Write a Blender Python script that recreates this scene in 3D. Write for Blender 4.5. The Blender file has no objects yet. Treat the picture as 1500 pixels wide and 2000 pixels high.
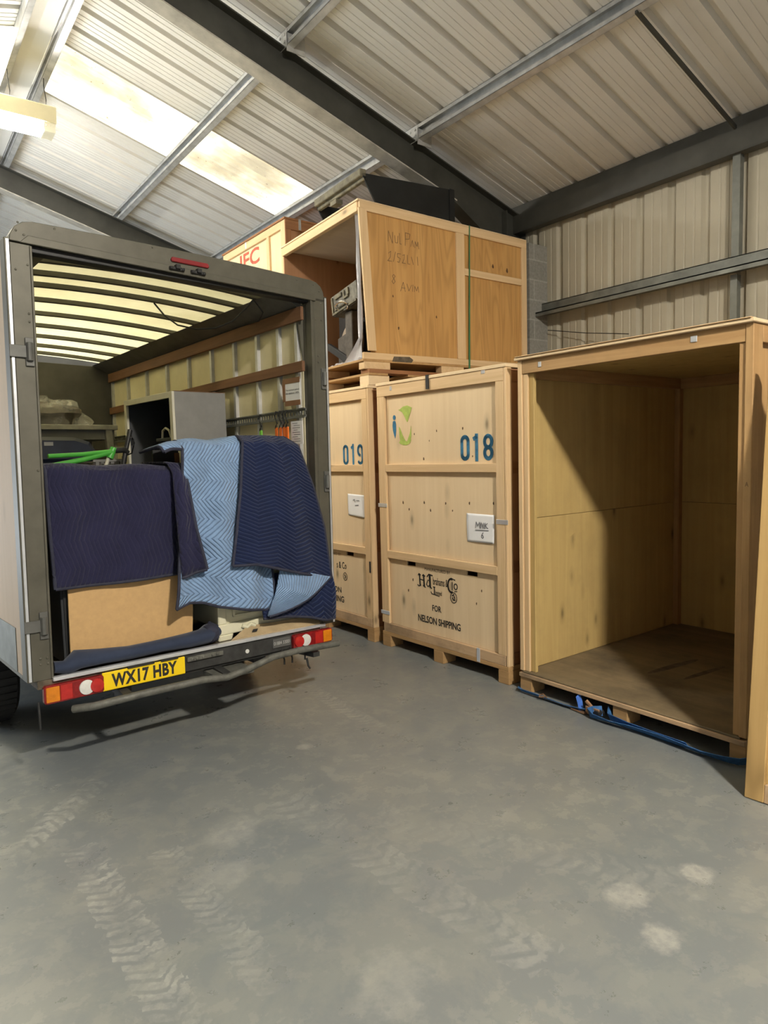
import bpy, bmesh, math, random
from mathutils import Vector, Matrix
random.seed(7)
S = bpy.context.scene
COL = S.collection
PI = math.pi

# ------------------------------------------------------------------ camera
CAM_F, CAM_PIT, CAM_ROL, CAM_YAW = 1323.24, .0837, -.0262, .6417
def _cam():
    f, p, ro, ya = CAM_F, CAM_PIT, CAM_ROL, CAM_YAW
    d = Vector((math.sin(ya)*math.cos(p), math.cos(ya)*math.cos(p), -math.sin(p)))
    r = Vector((math.cos(ya), -math.sin(ya), 0)); u = r.cross(d)
    r2 = r*math.cos(ro)+u*math.sin(ro); u2 = u*math.cos(ro)-r*math.sin(ro)
    cd = bpy.data.cameras.new('camera'); co = bpy.data.objects.new('camera', cd); COL.objects.link(co)
    cd.sensor_fit = 'HORIZONTAL'; cd.sensor_width = 36; cd.lens = 36*f/1500
    cd.clip_start = .05; cd.clip_end = 100
    m = Matrix((r2, u2, -d)).transposed().to_4x4(); m.translation = (0, 0, 1.65)
    co.matrix_world = m; S.camera = co
_cam()

# ------------------------------------------------------------------ light and exposure
S.view_settings.view_transform = 'Standard'
S.view_settings.look = 'None'
S.view_settings.gamma = 1
S.view_settings.use_curve_mapping = False
S.view_settings.exposure = 0.02
S.cycles.use_denoising = True
S.cycles.max_bounces = 8
S.cycles.diffuse_bounces = 5
W = bpy.data.worlds.new('world'); S.world = W; W.use_nodes = True
W.node_tree.nodes['Background'].inputs[0].default_value = (.75, .85, 1, 1)
W.node_tree.nodes['Background'].inputs[1].default_value = .6
LAMP_E = 260.0        # emission of the batten lens above the van
LAMP2_E = 2050.0       # emission of the brighter batten behind the photographer
SKY_E = 1.7          # emission of the translucent roof lights
DOOR_W = 9         # daylight through the loading door behind the photographer
def area(name, loc, direction, sx, sy, watts, color):
    l = bpy.data.lights.new(name, 'AREA'); l.shape = 'RECTANGLE'; l.size = sx; l.size_y = sy
    l.energy = watts; l.color = color
    o = bpy.data.objects.new(name, l); COL.objects.link(o); o.location = loc
    o.rotation_euler = Vector(direction).to_track_quat('-Z', 'Y').to_euler()
    return o
SKY_LEFT_E = 16.0     # boosted glow of the left-slope roof lights, to brighten the roof
SIDE_W = 300         # daylight through the side door left of the van
area('door_daylight', (-.6, -4.2, 1.9), (0.15, 1, .12), 3.4, 3.6, DOOR_W, (.80, .90, 1))
area('side_daylight', (-2.80, 8.6, 1.75), (1, -.1, .45), 3.6, 3.2, SIDE_W, (.84, .92, 1))

# ------------------------------------------------------------------ material helpers
def newmat(name):
    m = bpy.data.materials.new(name); m.use_nodes = True
    nt = m.node_tree; b = nt.nodes['Principled BSDF']
    return m, nt, b
def N(nt, typ, **kw):
    n = nt.nodes.new(typ)
    for k, v in kw.items():
        if k in n.inputs.keys() if isinstance(k, str) else False: n.inputs[k].default_value = v
        else: setattr(n, k, v)
    return n
def L(nt, a, b): nt.links.new(a, b)
def math_(nt, op, a, b=None, c=None):
    n = nt.nodes.new('ShaderNodeMath'); n.operation = op
    for i, v in enumerate((a, b, c)):
        if v is None: continue
        if isinstance(v, (int, float)): n.inputs[i].default_value = v
        else: L(nt, v, n.inputs[i])
    return n.outputs[0]
def ramp(nt, fac, stops):
    r = nt.nodes.new('ShaderNodeValToRGB')
    while len(r.color_ramp.elements) < len(stops): r.color_ramp.elements.new(.5)
    for e, (p, c) in zip(r.color_ramp.elements, stops):
        e.position = p; e.color = (*c, 1) if len(c) == 3 else c
    L(nt, fac, r.inputs[0]); return r.outputs[0]
def mixc(nt, fac, a, b, mode='MIX'):
    n = nt.nodes.new('ShaderNodeMix'); n.data_type = 'RGBA'; n.blend_type = mode
    for s, v in ((n.inputs[0], fac), (n.inputs[6], a), (n.inputs[7], b)):
        if isinstance(v, (int, float)): s.default_value = v
        elif isinstance(v, tuple): s.default_value = (*v, 1)
        else: L(nt, v, s)
    return n.outputs[2]
def coords(nt, scale=(1, 1, 1), kind='Object', jitter=True):
    tc = nt.nodes.new('ShaderNodeTexCoord'); out = tc.outputs[kind]
    if jitter:
        oi = nt.nodes.new('ShaderNodeObjectInfo')
        v = nt.nodes.new('ShaderNodeVectorMath'); v.operation = 'ADD'
        s = math_(nt, 'MULTIPLY', oi.outputs['Random'], 13.7)
        L(nt, out, v.inputs[0]); L(nt, s, v.inputs[1]); out = v.outputs[0]
    mp = nt.nodes.new('ShaderNodeMapping'); mp.inputs['Scale'].default_value = scale
    L(nt, out, mp.inputs[0]); return mp.outputs[0]
def noise(nt, vec, scale, detail=4, rough=.55, dist=0):
    n = nt.nodes.new('ShaderNodeTexNoise'); n.inputs['Scale'].default_value = scale
    n.inputs['Detail'].default_value = detail; n.inputs['Roughness'].default_value = rough
    n.inputs['Distortion'].default_value = dist
    if vec is not None: L(nt, vec, n.inputs['Vector'])
    return n.outputs['Fac']
def bump(nt, b, h, strength=.3, dist=.01):
    n = nt.nodes.new('ShaderNodeBump'); n.inputs['Strength'].default_value = strength
    n.inputs['Distance'].default_value = dist
    L(nt, h, n.inputs['Height']); L(nt, n.outputs[0], b.inputs['Normal'])
def plain(name, col, rough=.5, metal=0, var=.12, vscale=6, spec=.4, bmp=0, bscale=60):
    m, nt, b = newmat(name)
    v = coords(nt)
    n = noise(nt, v, vscale, 5, .6)
    lo = tuple(max(0, c*(1-var)) for c in col); hi = tuple(min(1, c*(1+var)) for c in col)
    L(nt, ramp(nt, n, [(.3, lo), (.7, hi)]), b.inputs['Base Color'])
    b.inputs['Roughness'].default_value = rough; b.inputs['Metallic'].default_value = metal
    b.inputs['Specular IOR Level'].default_value = spec
    if bmp: bump(nt, b, noise(nt, v, bscale, 3), bmp, .004)
    return m
def emit(name, col, s):
    m, nt, b = newmat(name)
    b.inputs['Base Color'].default_value = (*col, 1)
    b.inputs['Emission Color'].default_value = (*col, 1); b.inputs['Emission Strength'].default_value = s
    return m
AX = {'x': (1.2, 26, 26), 'y': (26, 1.2, 26), 'z': (26, 26, 1.2)}
def wood(name, light, dark, axis='z', knots=.5, rings=0, dirt=0, rough=.62, stretch=1.0, ringamt=.42):
    m, nt, b = newmat(name)
    sc = AX[axis]
    v = coords(nt, tuple(s*stretch for s in sc))
    g = noise(nt, v, 1.0, 6, .62, .6)
    col = ramp(nt, g, [(.28, dark), (.5, tuple((a+c)/2 for a, c in zip(light, dark))), (.68, light)])
    if rings:
        rs = {'x': (.32, 3.0, 3.0), 'y': (3.0, .32, 3.0), 'z': (3.0, 3.0, .32)}[axis]
        v2 = coords(nt, rs)
        f = noise(nt, v2, 1.6, 2, .45, .4)
        w = math_(nt, 'SINE', math_(nt, 'MULTIPLY', f, rings))
        w = math_(nt, 'MULTIPLY_ADD', w, .5, .5)
        w = math_(nt, 'POWER', w, 2.2)
        col = mixc(nt, math_(nt, 'MULTIPLY', w, ringamt), col, tuple(c*.62 for c in dark))
    if knots:
        ks = {'x': (3.0, 7, 7), 'y': (7, 3.0, 7), 'z': (7, 7, 3.0)}[axis]
        vk = coords(nt, ks)
        vo = nt.nodes.new('ShaderNodeTexVoronoi'); vo.inputs['Scale'].default_value = 1.0
        L(nt, vk, vo.inputs['Vector'])
        k = ramp(nt, vo.outputs['Distance'], [(.05, (1, 1, 1)), (.16, (.25, .25, .25)), (.3, (0, 0, 0))])
        sep = nt.nodes.new('ShaderNodeSeparateColor'); L(nt, vo.outputs['Color'], sep.inputs[0])
        sel = math_(nt, 'GREATER_THAN', sep.outputs[0], 1-knots*.45)
        col = mixc(nt, math_(nt, 'MULTIPLY', k, math_(nt, 'MULTIPLY', sel, .85)), col, tuple(c*.22 for c in dark))
    if dirt:
        dn = noise(nt, coords(nt), 2.2, 7, .68)
        col = mixc(nt, math_(nt, 'MULTIPLY', ramp(nt, dn, [(.45, (0, 0, 0)), (.72, (1, 1, 1))]), dirt), col, (.05, .042, .03))
    big = noise(nt, coords(nt, (.9, .9, .9)), 1.5, 3)
    col = mixc(nt, math_(nt, 'MULTIPLY', big, .35), col, tuple(c*.72 for c in light))
    L(nt, col, b.inputs['Base Color'])
    b.inputs['Roughness'].default_value = rough; b.inputs['Specular IOR Level'].default_value = .3
    bump(nt, b, g, .12, .003)
    return m
def quilt(name, col, thread, mode, per, amp, gap, rough=.85, puff=.9, thr=.35, crumple=1.0):
    """quilted cloth: chevron stitching laid out in the cloth's own UV (metres)"""
    m, nt, b = newmat(name)
    tc = nt.nodes.new('ShaderNodeTexCoord')
    sp = nt.nodes.new('ShaderNodeSeparateXYZ'); L(nt, tc.outputs['UV'], sp.inputs[0])
    u, v = (sp.outputs[0], sp.outputs[1]) if mode == 'h' else (sp.outputs[1], sp.outputs[0])
    wob = noise(nt, tc.outputs['UV'], 7, 2)
    v = math_(nt, 'MULTIPLY_ADD', wob, gap*1.3, v)
    t = math_(nt, 'ABSOLUTE', math_(nt, 'SUBTRACT', math_(nt, 'FRACT', math_(nt, 'DIVIDE', u, per)), .5))
    w = math_(nt, 'FRACT', math_(nt, 'DIVIDE', math_(nt, 'MULTIPLY_ADD', t, amp*2, v), gap))
    d = math_(nt, 'ABSOLUTE', math_(nt, 'SUBTRACT', w, .5))        # .5 on a seam, 0 on the puff
    line = ramp(nt, d, [(.36, (0, 0, 0)), (.47, (1, 1, 1))])
    n = noise(nt, coords(nt), 5, 6, .65)
    base = ramp(nt, n, [(.3, tuple(c*.78 for c in col)), (.7, tuple(min(1, c*1.2) for c in col))])
    L(nt, mixc(nt, math_(nt, 'MULTIPLY', line, thr), base, thread), b.inputs['Base Color'])
    b.inputs['Roughness'].default_value = rough; b.inputs['Specular IOR Level'].default_value = .15
    b.inputs['Sheen Weight'].default_value = .15
    h = math_(nt, 'SUBTRACT', 1, math_(nt, 'POWER', math_(nt, 'MULTIPLY', d, 2), 2.5))
    h = math_(nt, 'MULTIPLY_ADD', noise(nt, tc.outputs['UV'], 260, 2), .15, h)
    h = math_(nt, 'MULTIPLY_ADD', noise(nt, tc.outputs['UV'], 9, 5, .6, 1.2), crumple, h)
    bump(nt, b, h, puff, .006)
    return m

# ------------------------------------------------------------------ materials
M = {}
for ax in 'xyz':
    M['pine_'+ax] = wood('pine_'+ax, (.74, .535, .31), (.61, .415, .215), ax, .55)
    M['pine_old_'+ax] = wood('pine_old_'+ax, (.50, .315, .14), (.36, .20, .08), ax, .6, dirt=.3)
    M['pine_red_'+ax] = wood('pine_red_'+ax, (.36, .17, .075), (.24, .105, .045), ax, .3, dirt=.25)
    M['ply_'+ax] = wood('ply_'+ax, (.81, .635, .405), (.72, .54, .325), ax, .7, stretch=.45)
M['pine_dirty_x'] = wood('pine_dirty_x', (.60, .42, .25), (.46, .30, .165), 'x', .4, dirt=.7)
M['ply_flame'] = wood('ply_flame', (.60, .345, .12), (.46, .24, .075), 'z', .35, rings=75, stretch=.6)
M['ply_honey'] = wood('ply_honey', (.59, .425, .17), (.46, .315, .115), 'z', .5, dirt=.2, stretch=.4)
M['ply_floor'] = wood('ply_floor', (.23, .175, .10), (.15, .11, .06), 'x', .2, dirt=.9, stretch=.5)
M['ply_door'] = wood('ply_door', (.60, .46, .32), (.52, .38, .25), 'z', .15, stretch=.3)
M['ply_red'] = wood('ply_red', (.46, .245, .13), (.36, .18, .09), 'z', .3, stretch=.5)
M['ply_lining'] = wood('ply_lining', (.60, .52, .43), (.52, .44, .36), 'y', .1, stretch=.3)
M['panel_wood'] = wood('panel_wood', (.52, .345, .14), (.42, .26, .095), 'z', .35, rings=60, stretch=.6, ringamt=.7)
M['timber_rail'] = wood('timber_rail', (.22, .11, .055), (.13, .06, .03), 'y', .2, dirt=.3)
M['galv'] = plain('galvanised_steel', (.50, .50, .49), .42, .45, .22, 9, .5)
M['galv_dull'] = plain('galvanised_dull', (.17, .175, .155), .5, .4, .25, 7)
M['steel_dark'] = plain('painted_dark_steel', (.05, .05, .042), .5, .1, .25, 4)
M['steel_grey'] = plain('painted_grey_steel', (.05, .049, .041), .5, .1, .25, 4)
M['flange'] = plain('lit_steel_flange', (.40, .375, .325), .6, 0, .3, 5)  # bounce light on the rafter undersides, put into the colour
M['roof_white'] = plain('white_roof_sheet', (.70, .68, .635), .42, 0, .05, 2, .35)
M['wall_cream'] = plain('cream_wall_sheet', (.40, .365, .28), .5, 0, .06, 2, .3)
M['alloy'] = plain('dull_alloy', (.098, .092, .070), .48, .25, .14, 9, .4)
M['alloy_dark'] = plain('dark_alloy', (.12, .12, .11), .5, .3, .2, 9)
M['bright_alloy'] = plain('bright_alloy', (.72, .74, .77), .3, .6, .1, 9)
M['grp'] = plain('cream_grp', (.62, .56, .36), .4, 0, .07, 5)
M['bulkhead'] = plain('grey_bulkhead', (.075, .07, .06), .75, 0, .2, 4)
M['black'] = plain('black_plastic', (.018, .018, .018), .5, 0, .3)
M['rubber'] = plain('black_rubber', (.02, .02, .02), .75, 0, .3)
M['trough_black'] = plain('black_painted_steel', (.012, .013, .013), .42, .1, .4, 5)
M['trough_rust'] = plain('weathered_edge', (.14, .125, .085), .75, 0, .5, 14)
M['chassis'] = plain('chassis_dark', (.04, .04, .038), .65, .2, .4, 12)
M['bar'] = plain('galvanised_bar', (.13, .13, .112), .6, .3, .35, 20)
M['deck'] = plain('dirty_van_floor', (.10, .08, .055), .85, 0, .5, 18)
M['mdf'] = plain('hardboard', (.52, .33, .145), .62, 0, .07, 30)
M['cream_paint'] = plain('cream_paint', (.66, .63, .46), .4, 0, .06, 5)
M['laminate'] = plain('grey_laminate', (.20, .197, .19), .55, 0, .08, 12)
M['edging'] = plain('pale_edging', (.55, .53, .44), .5, 0, .06, 9)
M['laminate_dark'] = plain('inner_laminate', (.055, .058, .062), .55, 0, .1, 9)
M['white_dirty'] = plain('dirty_white', (.36, .35, .31), .6, 0, .2, 12)
M['green_paint'] = plain('green_paint', (.07, .38, .055), .35, 0, .1)
M['dark_blue_plastic'] = plain('dark_blue_plastic', (.014, .018, .032), .35, 0, .3)
M['machine'] = plain('machine_grey', (.085, .072, .06), .6, .2, .35, 14)
M['machine_tan'] = plain('machine_drum', (.28, .22, .165), .55, .1, .15, 6)
M['machine_lid'] = plain('machine_block', (.13, .12, .095), .6, .2, .5, 22)
M['chrome'] = plain('chrome', (.75, .75, .75), .15, 1, .05)
M['card'] = plain('cardboard', (.36, .27, .15), .8, 0, .15, 12)
M['paper'] = plain('paper', (.80, .80, .80), .6, 0, .04, 8)
M['tape'] = plain('brown_tape', (.20, .10, .05), .4, 0, .2)
M['knot'] = plain('dark_knot', (.10, .05, .022), .8, 0, .5, 60)
M['ink'] = plain('black_ink', (.022, .02, .018), .7, 0, .3, 40)
M['ink_soft'] = plain('pencil_ink', (.17, .10, .05), .8, 0, .3, 40)
M['ink_grey'] = plain('grey_ink', (.16, .16, .17), .8, 0, .3, 40)
M['sten_blue'] = plain('blue_stencil_paint', (.035, .165, .29), .7, 0, .35, 26)
M['sten_green'] = plain('green_stencil_paint', (.37, .47, .10), .7, 0, .2, 26)
M['sten_red'] = plain('red_stencil_paint', (.45, .10, .06), .7, 0, .3, 26)
M['plate_yellow'] = plain('yellow_plate', (.86, .60, .012), .35, 0, .03, 5)
M['plate_grey'] = plain('grey_sign', (.10, .10, .095), .5, 0, .2)
M['letter_grey'] = plain('grey_letter', (.45, .45, .43), .5, 0, .1)
M['lens_red'] = plain('red_lens', (.22, .012, .012), .12, 0, .25, 30, .6)
M['lens_bright_red'] = plain('bright_red_lens', (.42, .022, .018), .1, 0, .15, 30, .6)
M['lens_amber'] = plain('amber_lens', (.62, .20, .01), .12, 0, .15, 30, .6)
M['lens_white'] = plain('white_lens', (.66, .66, .62), .1, 0, .1, 30, .6)
M['marker_red'] = plain('red_marker', (.23, .022, .025), .35, 0, .15)
M['orange'] = plain('orange_webbing', (.75, .16, .02), .7, 0, .1)
M['lime'] = plain('green_webbing', (.18, .50, .06), .7, 0, .1)
M['blue_web'] = plain('blue_webbing', (.035, .12, .29), .8, 0, .3, 30)
M['blue_web_bright'] = plain('bright_blue_webbing', (.03, .12, .46), .7, 0, .15, 30)
M['green_strap'] = plain('green_banding', (.045, .16, .07), .5, 0, .2)
M['copper'] = plain('rusty_buckle', (.36, .21, .12), .45, .6, .4, 40)
M['lamp_body'] = plain('lamp_tray', (.55, .50, .33), .45, 0, .06)
M['lamp_cap'] = plain('lamp_end_cap', (.75, .72, .6), .5, 0, .05)
M['lamp_lens'] = emit('lamp_lens', (1, .97, .90), LAMP_E)
M['lamp_lens_bright'] = emit('lamp_lens_bright', (1, .93, .82), LAMP2_E)
M['navy'] = quilt('navy_quilt', (.008, .014, .048), (.045, .075, .18), 'h', .135, .045, .0235, thr=.5, puff=1.0)
M['sky_blue'] = quilt('light_blue_quilt', (.20, .31, .49), (.06, .105, .20), 'v', .23, .095, .0235, puff=1.0, thr=.45, crumple=2.2)
M['purple'] = quilt('purple_quilt', (.017, .017, .046), (.06, .06, .125), 'v', .30, .05, .026, puff=.7, thr=.16, crumple=3.5)
M['binding'] = plain('dark_binding', (.028, .030, .05), .85, 0, .25, 30)
M['denim'] = quilt('denim_roll', (.030, .040, .070), (.09, .11, .16), 'v', .2, .05, .03, puff=.4, thr=.15)

def _film():
    m, nt, b = newmat('plastic_film')
    b.inputs['Base Color'].default_value = (.75, .74, .72, 1); b.inputs['Roughness'].default_value = .22
    b.inputs['Alpha'].default_value = 1
    tr = nt.nodes.new('ShaderNodeBsdfTransparent'); mx = nt.nodes.new('ShaderNodeMixShader')
    out = nt.nodes['Material Output']
    f = ramp(nt, noise(nt, coords(nt), 9, 5, .6, .5), [(.40, (.06, .06, .06)), (.72, (.45, .45, .45))])
    L(nt, f, mx.inputs[0]); L(nt, tr.outputs[0], mx.inputs[1]); L(nt, b.outputs[0], mx.inputs[2])
    L(nt, mx.outputs[0], out.inputs[0]); bump(nt, b, noise(nt, coords(nt), 22, 4, .6, 1), .6, .02)
    return m
M['film'] = _film()
def _liner():
    m, nt, b = newmat('grey_polythene')
    b.inputs['Base Color'].default_value = (.52, .51, .53, 1); b.inputs['Roughness'].default_value = .25
    bump(nt, b, noise(nt, coords(nt), 14, 4, .6, 1), .4, .02); return m
M['liner'] = _liner()
def _trans_roof():
    m, nt, b = newmat('translucent_box_roof')
    n = noise(nt, coords(nt), 3.5, 6, .65)
    col = ramp(nt, n, [(.25, (.66, .61, .36)), (.75, (.82, .78, .52))])
    L(nt, col, b.inputs['Base Color']); b.inputs['Roughness'].default_value = .5
    t = nt.nodes.new('ShaderNodeBsdfTranslucent'); L(nt, col, t.inputs[0])
    mx = nt.nodes.new('ShaderNodeMixShader'); mx.inputs[0].default_value = .48
    L(nt, b.outputs[0], mx.inputs[1]); L(nt, t.outputs[0], mx.inputs[2])
    L(nt, mx.outputs[0], nt.nodes['Material Output'].inputs[0]); return m
M['trans_roof'] = _trans_roof()
def _skylight(name, strength):
    m, nt, b = newmat(name)
    v = coords(nt, (1, 1, 1), jitter=False)
    n = noise(nt, v, 1.5, 4, .55)
    streak = noise(nt, coords(nt, (.7, 16, 1), jitter=False), 1.4, 3)
    spots = noise(nt, coords(nt, (1, 1, 1), jitter=False), 38, 2, .5)
    c = ramp(nt, n, [(.36, (.88, .77, .52)), (.50, (1, .93, .74)), (.62, (1, .97, .86))])
    c = mixc(nt, math_(nt, 'MULTIPLY', ramp(nt, streak, [(.5, (0, 0, 0)), (.72, (1, 1, 1))]), .45), c, (.62, .50, .31))
    c = mixc(nt, ramp(nt, spots, [(.70, (0, 0, 0)), (.74, (1, 1, 1))]), c, (.28, .22, .12))
    b.inputs['Base Color'].default_value = (.32, .30, .24, 1)
    L(nt, c, b.inputs['Emission Color'])
    s = math_(nt, 'MULTIPLY', ramp(nt, n, [(.3, (.42, .42, .42)), (.62, (1, 1, 1))]), strength)
    L(nt, s, b.inputs['Emission Strength']); b.inputs['Roughness'].default_value = .4
    return m
M['skylight'] = _skylight('stained_roof_light', SKY_E)
M['skylight_boosted'] = _skylight('boosted_roof_light', SKY_LEFT_E)  # same stained sheet, glow raised to light the opposite slope
def _blocks():
    m, nt, b = newmat('concrete_block')
    v = coords(nt, (1, 1, 1), jitter=False)
    sp = nt.nodes.new('ShaderNodeSeparateXYZ'); L(nt, v, sp.inputs[0])
    cm = nt.nodes.new('ShaderNodeCombineXYZ')
    L(nt, math_(nt, 'ADD', sp.outputs[0], sp.outputs[1]), cm.inputs[0]); L(nt, sp.outputs[2], cm.inputs[1])
    br = nt.nodes.new('ShaderNodeTexBrick'); L(nt, cm.outputs[0], br.inputs['Vector'])
    br.inputs['Scale'].default_value = 1; br.inputs['Brick Width'].default_value = .42; br.inputs['Row Height'].default_value = .20
    br.inputs['Mortar Size'].default_value = .008
    br.inputs['Color1'].default_value = (.22, .215, .19, 1); br.inputs['Color2'].default_value = (.27, .26, .23, 1)
    br.inputs['Mortar'].default_value = (.36, .35, .31, 1)
    n = noise(nt, v, 40, 4)
    L(nt, mixc(nt, .3, br.outputs['Color'], ramp(nt, n, [(.3, (.12, .12, .1)), (.7, (.36, .35, .32))])), b.inputs['Base Color'])
    b.inputs['Roughness'].default_value = .9
    return m
M['block'] = _blocks()
M['dim_wall'] = plain('dark_unseen_wall', (.16, .155, .14), .9, 0, .15, 3)  # unseen walls, toned dark to cut bounce light

def _floor():
    m, nt, b = newmat('grey_floor_paint')
    tc = nt.nodes.new('ShaderNodeTexCoord'); P = tc.outputs['Object']
    sp = nt.nodes.new('ShaderNodeSeparateXYZ'); L(nt, P, sp.inputs[0]); X, Y = sp.outputs[0], sp.outputs[1]
    big = noise(nt, P, .8, 5, .6)
    fine = noise(nt, P, 22, 5, .65)
    mid = noise(nt, P, 4.5, 6, .7)
    col = ramp(nt, big, [(.3, (.158, .172, .176)), (.7, (.186, .197, .190))])
    mott = noise(nt, P, 2.6, 8, .72, .5)
    col = mixc(nt, math_(nt, 'MULTIPLY', ramp(nt, mott, [(.46, (0, 0, 0)), (.56, (1, 1, 1))]), .26), col, (.262, .262, .222))
    pat = noise(nt, P, 8.5, 7, .70, .1)
    scuff = math_(nt, 'MULTIPLY', ramp(nt, pat, [(.53, (0, 0, 0)), (.56, (1, 1, 1))]), ramp(nt, big, [(.35, (.15, .15, .15)), (.60, (1, 1, 1))]))
    col = mixc(nt, math_(nt, 'MULTIPLY', scuff, .34), col, (.315, .308, .265))
    dots = noise(nt, P, 60, 2, .5)
    col = mixc(nt, ramp(nt, dots, [(.75, (0, 0, 0)), (.78, (.5, .5, .5))]), col, (.10, .095, .08))
    # tyre prints: bands of lugs that run along curved tracks
    jit = math_(nt, 'MULTIPLY', math_(nt, 'SUBTRACT', noise(nt, P, 14, 3), .5), .10)
    def track(x0, y0, ang, half, l0, l1, pitch, amt):
        nonlocal col
        ca, sa = math.cos(ang), math.sin(ang)
        s = math_(nt, 'ADD', math_(nt, 'MULTIPLY', math_(nt, 'SUBTRACT', X, x0), ca), math_(nt, 'MULTIPLY', math_(nt, 'SUBTRACT', Y, y0), sa))
        t = math_(nt, 'ADD', math_(nt, 'MULTIPLY', math_(nt, 'SUBTRACT', X, x0), -sa), math_(nt, 'MULTIPLY', math_(nt, 'SUBTRACT', Y, y0), ca))
        t = math_(nt, 'ADD', t, jit)
        at = math_(nt, 'ABSOLUTE', t)
        inside = math_(nt, 'MULTIPLY', math_(nt, 'LESS_THAN', at, half), math_(nt, 'MULTIPLY', math_(nt, 'GREATER_THAN', s, l0), math_(nt, 'LESS_THAN', s, l1)))
        ph = math_(nt, 'FRACT', math_(nt, 'DIVIDE', math_(nt, 'MULTIPLY_ADD', at, .6, math_(nt, 'ADD', s, jit)), pitch))
        lug = ramp(nt, ph, [(.22, (0, 0, 0)), (.36, (1, 1, 1)), (.86, (1, 1, 1)), (.98, (0, 0, 0))])
        worn = math_(nt, 'MULTIPLY', ramp(nt, mid, [(.40, (0, 0, 0)), (.62, (1, 1, 1))]), ramp(nt, fine, [(.34, (.15, .15, .15)), (.58, (1, 1, 1))]))
        k = math_(nt, 'MULTIPLY', math_(nt, 'MULTIPLY', inside, lug), math_(nt, 'MULTIPLY', worn, amt))
        col = mixc(nt, k, col, (.40, .395, .355))
    track(.60, 2.40, -PI/2+.02, .075, -.65, .75, .052, .62)
    track(.88, 2.30, -PI/2+.03, .065, -.50, .50, .052, .40)
    track(.62, 3.43, .77, .07, -.45, .30, .06, .60)
    track(1.55, 2.10, -PI/2+.1, .10, -.75, .75, .075, .30)
    track(2.36, 3.70, -PI/2-.05, .06, -.55, .65, .05, .45)
    track(2.10, 1.75, -PI/2+.5, .09, -.8, 1.2, .08, .22)
    def blob(x0, y0, r, amt):
        nonlocal col
        dx = math_(nt, 'SUBTRACT', X, x0); dy = math_(nt, 'SUBTRACT', Y, y0)
        d = math_(nt, 'SQRT', math_(nt, 'ADD', math_(nt, 'MULTIPLY', dx, dx), math_(nt, 'MULTIPLY', dy, dy)))
        d = math_(nt, 'ADD', d, math_(nt, 'MULTIPLY', math_(nt, 'SUBTRACT', mid, .5), r*2.6))
        k = math_(nt, 'MULTIPLY', ramp(nt, math_(nt, 'DIVIDE', d, r), [(.55, (1, 1, 1)), (1, (0, 0, 0))]), math_(nt, 'MULTIPLY', ramp(nt, fine, [(.3, (.3, .3, .3)), (.6, (1, 1, 1))]), amt))
        col = mixc(nt, k, col, (.40, .39, .345))
    for bx, by, br, am in ((2.45, 1.31, .07, .65), (2.115, 1.40, .085, .62), (2.02, 1.20, .09, .6), (1.16, 2.74, .14, .35), (1.0, 2.45, .1, .3), (1.20, 1.60, .16, .28), (1.85, 3.3, .05, .5)): blob(bx, by, br, am)
    # dark brown patch under the van tail
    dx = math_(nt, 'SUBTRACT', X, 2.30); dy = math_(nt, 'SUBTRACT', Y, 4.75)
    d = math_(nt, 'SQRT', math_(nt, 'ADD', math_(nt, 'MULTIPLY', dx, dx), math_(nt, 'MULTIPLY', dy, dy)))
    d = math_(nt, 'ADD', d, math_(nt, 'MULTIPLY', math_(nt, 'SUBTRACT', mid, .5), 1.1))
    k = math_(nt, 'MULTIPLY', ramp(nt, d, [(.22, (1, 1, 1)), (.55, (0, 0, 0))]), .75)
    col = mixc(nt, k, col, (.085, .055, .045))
    sc = nt.nodes.new('ShaderNodeTexVoronoi'); sc.feature = 'DISTANCE_TO_EDGE'; sc.inputs['Scale'].default_value = .8
    L(nt, coords(nt, (1, .45, 1), jitter=False), sc.inputs['Vector'])
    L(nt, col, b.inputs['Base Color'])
    r = ramp(nt, mid, [(.3, (.24, .24, .24)), (.75, (.44, .44, .44))])
    L(nt, r, b.inputs['Roughness']); b.inputs['Specular IOR Level'].default_value = .62
    bump(nt, b, math_(nt, 'MULTIPLY_ADD', fine, .4, mid), .06, .01)
    return m
M['floor'] = _floor()

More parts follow.
